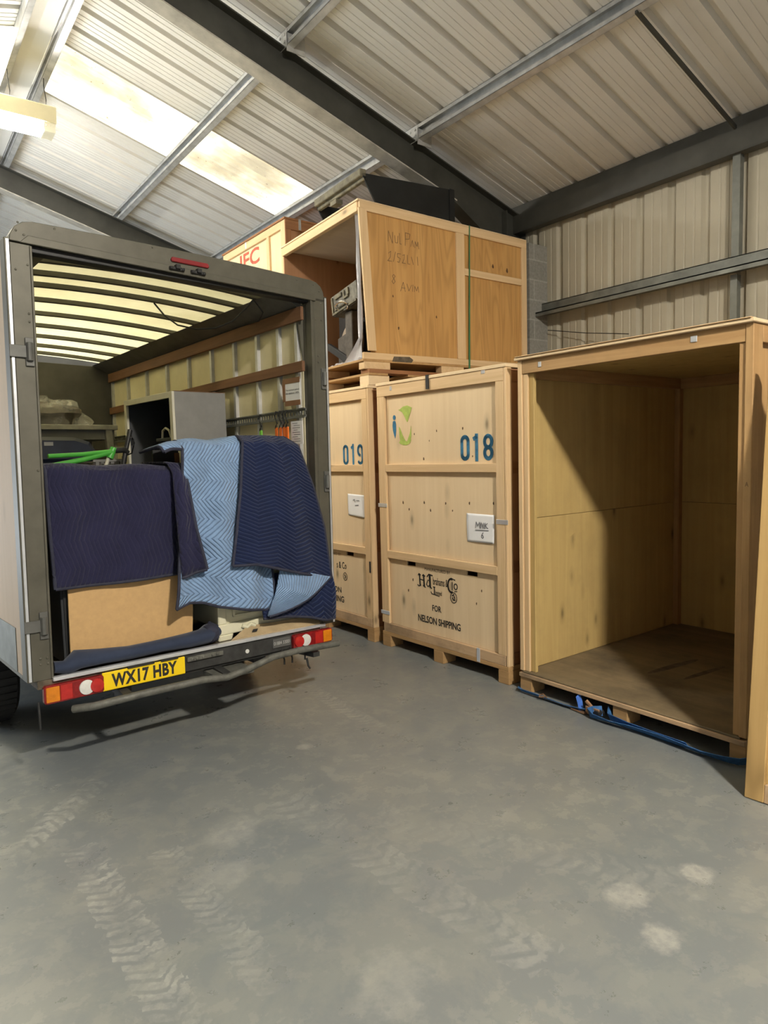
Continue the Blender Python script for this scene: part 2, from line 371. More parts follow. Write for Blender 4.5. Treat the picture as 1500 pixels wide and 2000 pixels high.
# ------------------------------------------------------------------ mesh helpers
class MB:
    def __init__(s): s.v = []; s.f = []; s.uv = None
    def box(s, x0, x1, y0, y1, z0, z1):
        i = len(s.v)
        s.v += [(x, y, z) for z in (z0, z1) for y in (y0, y1) for x in (x0, x1)]
        s.f += [(i, i+2, i+3, i+1), (i+4, i+5, i+7, i+6), (i, i+1, i+5, i+4), (i+2, i+6, i+7, i+3), (i, i+4, i+6, i+2), (i+1, i+3, i+7, i+5)]
        return s
    def prism(s, poly, axis, lo, hi):
        """poly: 2-D points; axis: 'x','y','z' is the extrusion axis"""
        i = len(s.v); n = len(poly)
        def p(q, t): return {'x': (t, q[0], q[1]), 'y': (q[0], t, q[1]), 'z': (q[0], q[1], t)}[axis]
        s.v += [p(q, lo) for q in poly]+[p(q, hi) for q in poly]
        s.f += [tuple(range(i, i+n)), tuple(range(i+2*n-1, i+n-1, -1))]
        s.f += [(i+k, i+(k+1) % n, i+n+(k+1) % n, i+n+k) for k in range(n)]
        return s
    def tube(s, pts, r, seg=8, cap=True, flat=None):
        pts = [Vector(p) for p in pts]; rings = []
        up = Vector((0, 0, 1))
        for k, p in enumerate(pts):
            t = (pts[min(k+1, len(pts)-1)]-pts[max(k-1, 0)]).normalized()
            a = t.cross(up)
            if a.length < .05: a = t.cross(Vector((1, 0, 0)))
            a.normalize(); b = a.cross(t).normalized()
            rr = r[k] if isinstance(r, (list, tuple)) else r
            i = len(s.v); rings.append(i)
            fl = flat or (1, 1)
            s.v += [tuple(p+a*math.cos(2*PI*j/seg)*rr*fl[0]+b*math.sin(2*PI*j/seg)*rr*fl[1]) for j in range(seg)]
        for k in range(len(rings)-1):
            for j in range(seg):
                s.f.append((rings[k]+j, rings[k]+(j+1) % seg, rings[k+1]+(j+1) % seg, rings[k+1]+j))
        if cap:
            s.f.append(tuple(rings[0]+j for j in reversed(range(seg)))); s.f.append(tuple(rings[-1]+j for j in range(seg)))
        return s
    def lathe(s, c, axis, prof, seg=28):
        """prof: (radius, offset along axis)"""
        rings = []
        for r, o in prof:
            i = len(s.v); rings.append(i)
            for j in range(seg):
                ca, sa = math.cos(2*PI*j/seg)*r, math.sin(2*PI*j/seg)*r
                s.v.append({'x': (c[0]+o, c[1]+ca, c[2]+sa), 'y': (c[0]+ca, c[1]+o, c[2]+sa), 'z': (c[0]+ca, c[1]+sa, c[2]+o)}[axis])
        for k in range(len(rings)-1):
            for j in range(seg): s.f.append((rings[k]+j, rings[k]+(j+1) % seg, rings[k+1]+(j+1) % seg, rings[k+1]+j))
        s.f.append(tuple(rings[0]+j for j in reversed(range(seg)))); s.f.append(tuple(rings[-1]+j for j in range(seg)))
        return s
    def dome(s, c, r, axis='y', sgn=-1, seg=8):
        return s.lathe(c, axis, [(r, 0), (r*.85, sgn*r*.35), (r*.4, sgn*r*.6)], seg)
    def strip(s, pts, w, plane, off, th=.0015):
        """a flat painted / written stroke; pts 2-D in plane 'xz' (at y=off) or 'yz' (at x=off)"""
        n = len(pts)
        for k in range(n-1):
            a, b = Vector(pts[k]), Vector(pts[k+1]); d = (b-a)
            if d.length < 1e-6: continue
            d.normalize(); q = Vector((-d.y, d.x))*w/2; e = d*w*.25
            pl = [a-q-e, b-q+e, b+q+e, a+q-e]
            s.flat([(p.x, p.y) for p in pl], plane, off, th)
        return s
    def flat(s, poly, plane, off, th=.0015):
        return s.prism(poly, 'y' if plane == 'xz' else 'x', off-th, off) if plane != 'yz+' else s.prism(poly, 'x', off, off+th)
    def build(s, name, mat, parent=None, smooth=False, bevel=0):
        me = bpy.data.meshes.new(name); me.from_pydata([tuple(v) for v in s.v], [], s.f)
        bm = bmesh.new(); bm.from_mesh(me); bmesh.ops.recalc_face_normals(bm, faces=bm.faces); bm.to_mesh(me); bm.free()
        me.materials.append(M[mat] if isinstance(mat, str) else mat)
        if smooth: me.polygons.foreach_set('use_smooth', [True]*len(me.polygons))
        o = bpy.data.objects.new(name, me); COL.objects.link(o)
        if parent: o.parent = parent
        if bevel:
            b = o.modifiers.new('bevel', 'BEVEL'); b.width = bevel; b.segments = 1; b.limit_method = 'ANGLE'; b.angle_limit = math.radians(50)
        if smooth:
            try: me.set_sharp_from_angle(angle=math.radians(40))
            except Exception: pass
        return o
def box(name, b, mat, parent=None, bevel=0): return MB().box(*b).build(name, mat, parent, bevel=bevel)
def tag(o, label=None, cat=None, group=None, kind=None):
    if label: o['label'] = label
    if cat: o['category'] = cat
    if group: o['group'] = group
    if kind: o['kind'] = kind
    return o
def empty(name, loc=(0, 0, 0), rot=(0, 0, 0)):
    o = bpy.data.objects.new(name, None); COL.objects.link(o); o.location = loc; o.rotation_euler = rot
    o.empty_display_size = .1; return o
def struct(o): o['kind'] = 'structure'; return o
def text(name, s, mat, parent, a0, a1, z0, z1, off, bold=.0, plane='xz', shear=0, space=1.0, flip=False):
    """lettering fitted to a rectangle on a face of its parent"""
    cu = bpy.data.curves.new(name, 'FONT'); cu.body = s; cu.size = 1; cu.offset = bold; cu.shear = shear; cu.space_character = space
    cu.resolution_u = 3
    t = bpy.data.objects.new(name, cu); COL.objects.link(t)
    dg = bpy.context.evaluated_depsgraph_get(); dg.update()
    me = bpy.data.meshes.new_from_object(t.evaluated_get(dg)); bpy.data.objects.remove(t); bpy.data.curves.remove(cu)
    xs = [v.co.x for v in me.vertices]; ys = [v.co.y for v in me.vertices]
    mx, Mx, my, My = min(xs), max(xs), min(ys), max(ys)
    for v in me.vertices:
        a = a0+(v.co.x-mx)/(Mx-mx)*(a1-a0); z = z0+(v.co.y-my)/(My-my)*(z1-z0)
        v.co = (a, off, z) if plane == 'xz' else (off, a, z)
    me.materials.clear(); me.materials.append(M[mat])
    o = bpy.data.objects.new(name, me); COL.objects.link(o); o.parent = parent
    return o
def arc(cx, cz, rx, rz, a0, a1, n=10):
    return [(cx+rx*math.cos(math.radians(a0+(a1-a0)*k/n)), cz+rz*math.sin(math.radians(a0+(a1-a0)*k/n))) for k in range(n+1)]
def digit(mb, ch, x, z, w, h, sw, off, plane='xz'):
    """stencil digit, stroke width sw, in the cell x..x+w, z..z+h; plane xz"""
    cx = x+w/2; r = w/2-sw/2; g = 7
    def st(p): mb.strip([(q[0], q[1]) for q in p], sw, plane, off)
    if ch == '0':
        for sg in (0, 1):
            top = arc(cx, z+h-sw/2-r, r, r, 90-g, 0, 6); bot = arc(cx, z+sw/2+r, r, r, 0, -90+g, 6)
            p = top+bot
            st([(2*cx-q[0], q[1]) if sg else q for q in p])
    elif ch == '1':
        st([(cx+w*.12, z), (cx+w*.12, z+h)]); st([(cx+w*.1, z+h-sw*.6), (cx-w*.28, z+h-h*.16)])
    elif ch == '8':
        r2 = (h-sw)/4
        for sg in (0, 1):
            p = arc(cx, z+h-sw/2-r2, r, r2, 90-g, -90+g, 10); q2 = arc(cx, z+sw/2+r2, r, r2, 90-g, -90+g, 10)
            for p_ in (p, q2): st([(2*cx-q[0], q[1]) if sg else q for q in p_])
    elif ch == '9':
        r2 = (h-sw)*.27
        p = arc(cx, z+h-sw/2-r2, r, r2, 90-g, -90+g, 10); st([(2*cx-q[0], q[1]) for q in p])
        st(arc(cx, z+h-sw/2-r2, r, r2, 90-g, 0, 6)+arc(cx, z+sw/2+r, r, r, 0, -90+g, 6))
        st([(2*cx-q[0], q[1]) for q in arc(cx, z+sw/2+r, r, r, -30, -90+g, 5)])

# ------------------------------------------------------------------ the building
XW, ZE, SL, XR = 5.75, 4.135, .289, 1.42     # wall face, rafter height at x=5.7, roof slope, ridge
Y0, Y1 = -4.3, 13.6
def zraf(x): return ZE+SL*(5.7-(x if x >= XR else 2*XR-x))
def zclad(x): return zraf(x)+.13
XL = 2*XR-XW
struct(box('floor', (XL-.3, XW+.3, Y0-.3, Y1+.3, -.12, 0), 'floor'))
def clad_profile(y0, y1):
    """(y, rise) of the roof sheet between y0 and y1: ribs every .32 m, three small swages between"""
    pts = []; k0 = math.floor((y0-6.86)/.314)-1
    k = k0
    while True:
        c = 6.86+.314*k
        if c > y1+.4: break
        for dy, h in ((-.034, 0), (-.024, .05), (.024, .05), (.034, 0), (.095, 0), (.098, .0045), (.106, .0045), (.109, 0), (.155, 0), (.158, .0045), (.166, .0045), (.169, 0), (.215, 0), (.218, .0045), (.226, .0045), (.229, 0)):
            pts.append((c+dy, h))
        k += 1
    pts = [p for p in pts if y0 < p[0] < y1]
    return [(y0, 0)]+pts+[(y1, 0)]
def roof_piece(mb, xa, xb, y0, y1):
    pr = clad_profile(y0, y1); i = len(mb.v)
    for x in (xa, xb): mb.v += [(x, y, zclad(x)+h) for y, h in pr]
    n = len(pr)
    mb.f += [(i+k, i+k+1, i+n+k+1, i+n+k) for k in range(n-1)]
mb = MB()
for a, b in ((Y0, 6.86), (7.80, Y1)): roof_piece(mb, XR, XW+.1, a, b)
roof_piece(mb, 4.30, XW+.1, 6.86, 7.80)
ro = struct(mb.build('ceiling', 'roof_white'))
mb = MB()
for a, b in ((Y0, 5.29), (6.23, 6.86), (7.80, 10.63), (11.57, Y1)): roof_piece(mb, XL-.1, XR, a, b)
for a, b in ((5.29, 6.23), (6.86, 7.80), (10.63, 11.57)): roof_piece(mb, XL-.1, -1.5, a, b)
struct(mb.build('ceiling_left_slope', 'roof_white'))
def skylight(n, xa, xb, y0, y1, m='skylight_boosted'):
    m_ = MB(); roof_piece(m_, xa, xb, y0, y1); struct(m_.build('window_%d' % n, m))
skylight(1, XR, 4.30, 6.86, 7.80, 'skylight')
skylight(2, -1.5, XR, 6.86, 7.80)
skylight(3, -1.5, XR, 10.63, 11.57)  # added out of view, for more light on the far roof
skylight(4, -1.5, XR, 5.29, 6.23)  # added out of view to brighten the middle of the roof
# right wall: cream vertical sheet
mb = MB(); pr = []; k = 0
y = Y0
while y < Y1:
    for dy, h in ((0, 0), (.020, .03), (.060, .03), (.080, 0), (.130, 0), (.135, .004), (.145, .004), (.150, 0), (.215, 0), (.220, .004), (.230, .004), (.235, 0)): pr.append((y+dy, h))
    y += .305
i = 0
for z in (0, 4.42): mb.v += [(XW+h, yy, z) for yy, h in pr]
n = len(pr); mb.f += [(k, k+1, n+k+1, n+k) for k in range(n-1)]
struct(mb.build('wall_right', 'wall_cream'))
struct(MB().prism([(Y0, 0), (6.8, 0), (6.8, 3.35), (10.4, 3.35), (10.4, 0), (Y1, 0), (Y1, 4.42), (Y0, 4.42)], 'x', XL-.1, XL).build('wall_left', 'dim_wall'))
def gable(name, ya, yb, hole=None):
    top = [(XL, zclad(XL)+.02), (XR, zclad(XR)+.02), (XW, zclad(XW)+.02)]
    m_ = MB()
    if hole:
        a, b, h = hole
        m_.prism([(XL, 0), (a, 0), (a, h), (b, h), (b, 0), (XW, 0)]+top[::-1], 'y', ya, yb)
    else: m_.prism([(XL, 0), (XW, 0)]+top[::-1], 'y', ya, yb)
    struct(m_.build(name, 'dim_wall'))
gable('wall_back', Y1, Y1+.1)
gable('wall_front', Y0-.1, Y0, (-2.4, 1.2, 3.7))
# block pier behind the crates
struct(box('wall_block_pier', (5.47, 5.75, 4.745, 5.05, 0, 3.76), 'block'))
tn = [0]
def trim(mb, mat):
    tn[0] += 1; return struct(mb.build('trim_%d' % tn[0], mat))
def rafter(y, web_mat='steel_dark'):
    """I-section portal rafter (both slopes), with haunch and column on the right"""
    D = .285; fl = .075; t = .012
    for sgn in (1, -1):
        X = (lambda x: x) if sgn > 0 else (lambda x: 2*XR-x)
        w = MB(); poly = [(X(XR), zraf(XR)), (X(5.68), zraf(5.68)), (X(5.68), zraf(5.68)-D), (X(XR), zraf(XR)-D)]
        w.prism(poly, 'y', y-.006, y+.006)
        w.prism([(X(XR), zraf(XR)), (X(5.68), zraf(5.68)), (X(5.68), zraf(5.68)-t), (X(XR), zraf(XR)-t)], 'y', y-fl, y+fl)
        h = [(X(4.72), zraf(4.72)-D), (X(5.55), zraf(5.55)-D), (X(5.55), zraf(5.55)-D-.26)]
        w.prism(h, 'y', y-.006, y+.006)
        w.prism([(X(4.68), zraf(4.68)-D), (X(5.55), zraf(5.55)-D-.25), (X(5.55), zraf(5.55)-D-.265), (X(4.66), zraf(4.66)-D-.012)], 'y', y-fl, y+fl)
        w.box(*sorted((X(5.45), X(5.465))), y-fl, y+fl, 0, zraf(5.45)-.05)
        w.box(*sorted((X(5.725), X(5.74))), y-fl, y+fl, 0, zraf(5.70))
        w.box(*sorted((X(5.45), X(5.74))), y-.005, y+.005, 0, zraf(5.70))
        trim(w, web_mat)
        f_ = MB().prism([(X(XR), zraf(XR)-D), (X(4.75), zraf(4.75)-D), (X(4.75), zraf(4.75)-D-t), (X(XR), zraf(XR)-D-t)], 'y', y-fl, y+fl)
        trim(f_, 'flange')
rafter(5.1); rafter(9.8, 'steel_grey'); rafter(.4); 
def purlin(x, name_mat='galv'):
    """Z-section purlin on top of the rafters"""
    s = 1 if x >= XR else -1
    d = lambda u: x+s*u
    zb = zraf(x)
    def zz(u, h): return zraf(d(u))+h
    m_ = MB(); Hp = .128; t = .003
    def bar(u0, u1, h0, h1):
        m_.prism([(d(u0), zz(u0, h0)), (d(u1), zz(u1, h0)), (d(u1), zz(u1, h1)), (d(u0), zz(u0, h1))], 'y', Y0, Y1)
    bar(.052, .055, 0, Hp)                      # web, set back from the lips
    bar(0, .055, 0, t); bar(0, .055, Hp-t, Hp)  # flanges
    bar(0, t, 0, .032); bar(0, t, Hp-.032, Hp)  # lips
    return trim(m_, name_mat)
for x in (1.545, 2.885, 4.235): purlin(x)
for x in (1.295, -.045, -1.395): purlin(x)
# ridge flashing between the two ridge purlins
m_ = MB().prism([(1.30, zclad(1.30)-.004), (XR, zclad(XR)-.03), (1.54, zclad(1.54)-.004), (1.54, zclad(1.54)-.008), (XR, zclad(XR)-.034), (1.30, zclad(1.30)-.008)], 'y', Y0, Y1)
trim(m_, 'roof_white')
# bolted cleats where the purlins sit on the near rafter
for x in (2.885, 4.235):
    m_ = MB().box(x-.006, x-.001, 4.985, 5.215, zraf(x)-.015, zraf(x)+.115)
    m_.box(x-.01, x+.16, 4.985, 4.992, zraf(x)-.05, zraf(x)+.09)
    for yy in (5.02, 5.09, 5.18):
        for hh in (.03, .085): m_.lathe((x-.006, yy, zraf(x)+hh), 'x', [(.010, 0), (.010, -.009)], 6)
    trim(m_, 'galv')
# eave beam, girts and sag bars on the right wall
m_ = MB().box(5.62, 5.635, Y0, Y1, 3.97, 4.13).box(5.62, 5.72, Y0, Y1, 3.96, 3.972).box(5.62, 5.72, Y0, Y1, 4.13, 4.142).box(5.69, 5.70, Y0, Y1, 4.14, 4.262)  # last box: dark plate standing in for the shaded gap above the beam
trim(m_, 'steel_grey')
m_ = MB().box(5.56, 5.745, Y0, 4.745, 3.062, 3.072).box(5.56, 5.568, Y0, 4.745, 3.03, 3.072).box(5.66, 5.745, Y0, 4.745, 3.165, 3.172).box(5.66, 5.666, Y0, 4.745, 3.07, 3.172)
trim(m_, 'galv_dull')
m_ = MB().box(5.56, 5.745, Y0, 4.745, 1.562, 1.572).box(5.56, 5.568, Y0, 4.745, 1.53, 1.572)
trim(m_, 'galv_dull')
m_ = MB().box(5.66, 5.72, 2.735, 2.795, 3.172, 3.97)
trim(m_, 'galv_dull')
m_ = MB().box(5.66, 5.72, 2.745, 2.80, 1.572, 3.03)
trim(m_, 'galv_dull')
m_ = MB().prism([(4.26, zraf(4.26)+.015), (5.63, zraf(5.63)+.015), (5.63, zraf(5.63)-.02), (4.26, zraf(4.26)-.02)], 'y', 2.752, 2.768)
trim(m_, 'steel_dark')
# thin guy wire along the wall
trim(MB().tube([(5.70, 4.70, 2.90), (5.66, 4.2, 2.79), (5.62, 3.7, 2.70)], .004, 5), 'black')

# ------------------------------------------------------------------ batten lamps under the ridge
def lamp(y, label, lens='lamp_lens', x0=.75, Lx=.87):
    r = empty('batten_light', (x0, y, 4.78))
    tag(r, label, 'ceiling light', 'batten lights under the ridge')
    m_ = MB().prism([(-.13, .10), (.13, .10), (.15, .235), (.11, .26), (-.11, .26), (-.15, .235)], 'x', 0, Lx)
    m_.build('tray', 'lamp_body', r)
    ln = MB().prism([(-.11, .10), (.11, .10), (.085, .03), (-.085, .03)], 'x', .03, Lx-.11)
    ln.build('diffuser', lens, r)
    cap = MB().prism([(-.115, .10), (.115, .10), (.09, .025), (-.09, .025)], 'x', Lx-.105, Lx-.005)
    for j in range(3): cap.dome((Lx-.085+.03*j, -.106, .075), .008, 'y', -1, 6)
    cap.build('end_cap', 'lamp_cap', r)
    for hx in (Lx-.37, Lx-.06):
        h = MB().tube([(hx, 0, .26), (hx+.01, .01, .36), (hx-.005, 0, .48), (hx, .005, .60)], .005, 5)
        h.build('hanger', 'black', r)
    return r
lamp(7.35, 'lit batten ceiling light hanging from the ridge above the van')
lamp(-1.90, 'lit batten ceiling light hanging from the ridge behind the camera', 'lamp_lens_bright', 1.10, .52)

# ------------------------------------------------------------------ crates
def crate_root(name, x, y, t, z=0):
    """local x runs left to right along the front, y into the crate, z up"""
    return empty(name, (x, y, z), (0, 0, t-PI/2))
def closed_crate(name, x, y, t, w, D, H, z=0, holes=True, clips=True):
    r = crate_root(name, x, y, t, z)
    def P(n, *b, m='pine_x', bv=.003): return box(n, b, m, r, bv)
    rc = .028
    for bx0, bx1 in ((0, .11), (w/2-.065, w/2+.045), (w-.10, w)):
        for dy in (0, D/2-.06, D-.14): P('pallet_block', bx0, bx1, dy, dy+.14, 0, .098, m='pine_old_x')
    P('base_board', 0, w, 0, D, .098, .13, m='pine_old_x')
    P('bottom_rail', .02, w-.03, 0, rc, .13, .205, m='pine_dirty_x')
    P('top_rail', .0, w-.025, 0, rc, H-.115, H-.025)
    P('cross_rail', .095, w-.10, 0, rc, 1.508, 1.572)
    P('cross_rail', .095, w-.10, 0, rc, .775, .84)
    P('stile', .0, .095, .001, rc, .205, H-.115, m='pine_z')
    P('stile', w-.10, w-.025, .001, rc, .205, H-.115, m='pine_z')
    P('corner_post', w-.022, w, 0, .06, .13, H-.025, m='pine_z')
    pm = MB()
    pm.box(.095, w-.10, rc, rc+.014, .84, H-.115)
    if holes:
        pm.box(.095, w-.10, rc, rc+.014, .205, .735)
        for a, b in ((.095, .316), (.424, w-.43), (w-.318, w-.10)): pm.box(a, b, rc, rc+.014, .735, .775)
    else: pm.box(.095, w-.10, rc, rc+.014, .205, .775)
    pm.build('front_panel', 'ply_z', r)
    P('side_panel', w-.035, w-.012, .06, D-.03, .13, H-.03, m='ply_red')
    P('side_panel', 0, .02, rc, D-.03, .13, H-.03, m='ply_red')
    P('back_panel', 0, w, D-.03, D, .13, H-.025, m='ply_red')
    for zz in (.14, .80, 1.50, H-.12): P('side_rail', w-.012, w, .06, D-.03, zz, zz+.08, m='pine_red_y')
    P('lid', -.005, w+.005, -.006, D, H-.025, H, m='ply_y')
    return r
F8 = dict(x=3.4458, y=4.6757, t=.0285)
c18 = closed_crate('storage_crate', 3.4458, 4.6757, .0285, 1.437, 1.93, 2.2534)
tag(c18, 'closed plywood shipping crate stencilled 018 with a green and blue logo', 'crate', 'tall plywood storage crates')
mb = MB()
for ch, x0, x1 in (('0', 1.000, 1.092), ('1', 1.120, 1.190), ('8', 1.229, 1.325)): digit(mb, ch, x0-.033, 1.594, x1-x0, .188, .028, .0265)
mb.build('stencil_number', 'sten_blue', c18)
def closed_poly(fn, n=24): return [fn(k/n) for k in range(n)]
mb = MB().flat([(.231+.018*math.cos(2*PI*k/20), 1.958+.020*math.sin(2*PI*k/20)) for k in range(20)], 'xz', .0268)
mb.flat([(.212, 1.925), (.228, 1.933), (.245, 1.927), (.252, 1.90), (.252, 1.855), (.247, 1.815), (.238, 1.785), (.226, 1.81), (.212, 1.85), (.207, 1.89)], 'xz', .0268)
mb.build('blue_logo_figure', 'sten_blue', c18)
mb = MB().flat([(.286, 2.018), (.305, 2.020), (.345, 2.040), (.40, 2.046), (.455, 2.026), (.440, 1.99), (.415, 1.945), (.398, 1.912), (.385, 1.925), (.360, 1.965), (.335, 1.995)], 'xz', .0268)
mb.flat([(.290, 1.880), (.302, 1.868), (.330, 1.815), (.365, 1.765), (.385, 1.755), (.40, 1.775), (.425, 1.82), (.438, 1.868), (.442, 1.88), (.442, 1.80), (.436, 1.775), (.438, 1.765), (.425, 1.742), (.385, 1.727), (.345, 1.727), (.305, 1.738), (.286, 1.748), (.302, 1.765), (.295, 1.80)], 'xz', .0268)
mb.build('green_logo_leaf', 'sten_green', c18)
text('maker_lettering', 'MANUFACTURED BY', 'ink', c18, .569, .862, .717, .742, .0262, .0, space=1.05)
# blackletter style maker's name, drawn as heavy strokes with hooked serifs
text('maker_lettering', 'brahams & ', 'ink', c18, .665, .835, .613, .672, .0262, .008)
mb = MB()
def stroke(p, w=.010): mb.strip(p, w, 'xz', .0268)
stroke([(.505, .675), (.512, .585)], .014); stroke([(.555, .672), (.562, .590)], .016); stroke([(.505, .638), (.562, .632)], .008)
stroke([(.488, .668), (.500, .682), (.518, .672)], .008); stroke([(.540, .668), (.552, .680), (.572, .668)], .008)
stroke([(.480, .588), (.498, .580), (.520, .590)], .008); stroke([(.548, .590), (.575, .578)], .008)
mb.build('maker_monogram', 'ink', c18); mb = MB()
stroke([(.628, .688), (.632, .592)], .020); stroke([(.596, .668), (.618, .690), (.660, .684)], .009); stroke([(.600, .632), (.588, .604), (.606, .588), (.624, .602)], .008); stroke([(.602, .640), (.628, .640)], .007); stroke([(.626, .590), (.650, .580)], .009)
mb.build('maker_monogram', 'ink', c18); mb = MB()
stroke(arc(.872, .632, .035, .052, 70, 290, 12), .014); stroke([(.872, .690), (.915, .680)], .008); stroke([(.884, .660), (.884, .600)], .008)
stroke(arc(.922, .630, .018, .022, 0, 360, 12), .007); stroke([(.910, .592), (.936, .594)], .006)
mb.build('maker_monogram', 'ink', c18)
text('maker_lettering', 'imited', 'ink', c18, .692, .765, .535, .570, .0262, .006)
mb = MB(); stroke([(.668, .594), (.688, .594)], .008); stroke([(.680, .594), (.680, .538)], .010); stroke([(.650, .538), (.738, .528)], .006); stroke([(.640, .552), (.650, .536)], .007)
mb.build('maker_monogram', 'ink', c18)
mb = MB()
for k in range(16):
    a = 2*PI*k/16; stroke([(.898+.034*math.cos(a), .540+.040*math.sin(a)), (.898+.034*math.cos(a+.26), .540+.040*math.sin(a+.26))], .006)
for p in (((.885, .555), (.900, .565)), ((.885, .540), (.893, .523), (.912, .524)), ((.904, .552), (.910, .535))): stroke(p, .011)
mb.build('round_stamp', 'ink', c18)
text('stencil_lettering', 'FOR', 'ink', c18, .651, .757, .398, .448, .0262, .02)
text('stencil_lettering', 'NELSON SHIPPING', 'ink', c18, .478, .968, .288, .346, .0262, .022, space=.96)
def shift_marks(r, dx):
    for c in r.children:
        if c.name.split('.')[0] in ('blue_logo_figure', 'green_logo_leaf', 'maker_lettering', 'maker_monogram', 'round_stamp', 'stencil_lettering'): c.location.x = dx
shift_marks(c18, -.033)
def knots(r, pts, plane, off, size):
    rnd = random.Random(3)
    for a, z in pts:
        k = size*rnd.uniform(.6, 1.25); ph = rnd.uniform(0, 6)
        p = [(a+k*.55*math.cos(t)*(1+.2*math.sin(3*t+ph)), z+k*math.sin(t)*(1+.15*math.sin(2*t+ph))) for t in [2*PI*q/14 for q in range(14)]]
        MB().flat(p, plane, off, .0008).build('wood_knot', 'knot', r)
knots(c18, [(.445, 1.813), (.707, 1.827), (.99, 1.832), (.621, 1.753), (1.087, 1.625), (.285, 1.255), (.547, 1.265), (.794, 1.267), (1.048, 1.278), (1.286, 1.287), (.36, 1.201), (.62, 1.206), (.868, 1.214), (.552, 1.613), (.389, .62), (.329, .523), (1.159, .636), (1.105, .532)], 'xz', .0278, .011)
def clip(r, a0, a1, z0, z1, y=-.003, m='bright_alloy', th=.004):
    return MB().box(a0, a1, y, y+th, z0, z1).build('metal_clip', m, r, bevel=.001)
for b in ((-.012, .105, 1.208, 1.240), (-.012, .105, .280, .312), (1.335, 1.445, 1.145, 1.178), (1.128, 1.160, .105, .21), (.18, .205, 2.18, 2.215), (1.21, 1.245, 2.205, 2.235)): clip(c18, *b)
MB().box(.635, .665, -.012, -.002, 2.15, 2.258).box(.635, .665, -.012, .08, 2.2545, 2.2585).build('metal_clip', 'black', c18)

def note(name, root_of, pts, label, lines, y=.026, dx=-.033):
    """sheet of paper in a plastic sleeve, taped to a crate front"""
    r = crate_root(name, *root_of); r.location += r.rotation_euler.to_matrix() @ Vector((dx, 0, 0))
    n = 13; v = []; f = []
    for j in range(n):
        for i in range(n):
            u, t = i/(n-1), j/(n-1)
            p = [(1-u)*(1-t)*pts[0][k]+u*(1-t)*pts[1][k]+u*t*pts[2][k]+(1-u)*t*pts[3][k] for k in (0, 1)]
            v.append((p[0], y-.0015-.0028*abs(math.sin(u*4+t*3))*(1-u*.4)-.006*u*t*t, p[1]))
    for j in range(n-1):
        for i in range(n-1): f.append((j*n+i, j*n+i+1, j*n+n+i+1, j*n+n+i))
    m_ = MB(); m_.v = v; m_.f = f
    o = m_.build('sheet', 'paper', r, True)
    sm = o.modifiers.new('solid', 'SOLIDIFY'); sm.thickness = .0006; sm.offset = 1
    for st in lines:
        MB().strip(st, .0055, 'xz', y-.0065, .001).build('handwriting', 'ink_grey', r)
    tag(r, label, 'paper note', 'paper notes on the crates'); return r
X6 = 1.10
hand = [[(1.148, 1.10), (1.155, 1.145), (1.170, 1.115), (1.188, 1.145), (1.192, 1.10)], [(1.200, 1.10), (1.203, 1.143), (1.225, 1.102), (1.228, 1.142)],
        [(1.240, 1.10), (1.243, 1.142)], [(1.241, 1.122), (1.266, 1.140)], [(1.244, 1.122), (1.270, 1.102)], [(1.145, 1.085), (1.275, 1.088)],
        [(1.222, 1.070), (1.207, 1.050), (1.205, 1.035), (1.217, 1.028), (1.226, 1.038), (1.218, 1.050), (1.208, 1.046)]]
note('paper_note', (3.4458, 4.6757, .0285), [(1.053, 1.205), (1.331, 1.203), (1.328, .998), (1.058, .993)], 'white paper note reading MNR 6 taped to the crate stencilled 018', hand)

c19 = closed_crate('storage_crate', 3.3858, 6.2973, .0285, 1.52, 1.93, 2.2534)
tag(c19, 'closed plywood shipping crate stencilled 019 behind the right post of the van', 'crate', 'tall plywood storage crates')
mb = MB()
for ch, x0, x1 in (('0', 1.134, 1.215), ('1', 1.250, 1.315), ('9', 1.352, 1.440)): digit(mb, ch, x0-.045, 1.572, x1-x0, .180, .024, .0265)
mb.build('stencil_number', 'sten_blue', c19)
text('maker_lettering', 'TURED BY', 'ink_soft', c19, .86, 1.05, .72, .742, .0262, 0)
text('maker_lettering', 's & Co', 'ink', c19, .97, 1.13, .60, .665, .0262, .01)
text('stencil_lettering', 'NELSON', 'ink', c19, .75, 1.035, .365, .42, .0262, .02)
text('stencil_lettering', 'SHIPPING', 'ink', c19, .76, 1.075, .275, .335, .0262, .02)
mb = MB()
for k in range(16):
    a = 2*PI*k/16; stroke([(1.105+.03*math.cos(a), .53+.036*math.sin(a)), (1.105+.03*math.cos(a+.26), .53+.036*math.sin(a+.26))], .006)
stroke([(1.095, .545), (1.112, .53), (1.10, .512)], .01); mb.build('round_stamp', 'ink', c19)
shift_marks(c19, -.045)
clip(c19, 1.475, 1.495, .62, .72, m='black')
note('paper_note', (3.3858, 6.2973, .0285), [(1.192, 1.308), (1.452, 1.300), (1.456, 1.096), (1.196, 1.112)], 'creased white paper note taped to the crate stencilled 019',
     [[(1.28, 1.25), (1.30, 1.26), (1.31, 1.235)], [(1.33, 1.25), (1.37, 1.252)], [(1.31, 1.205), (1.36, 1.21)]], dx=-.048)

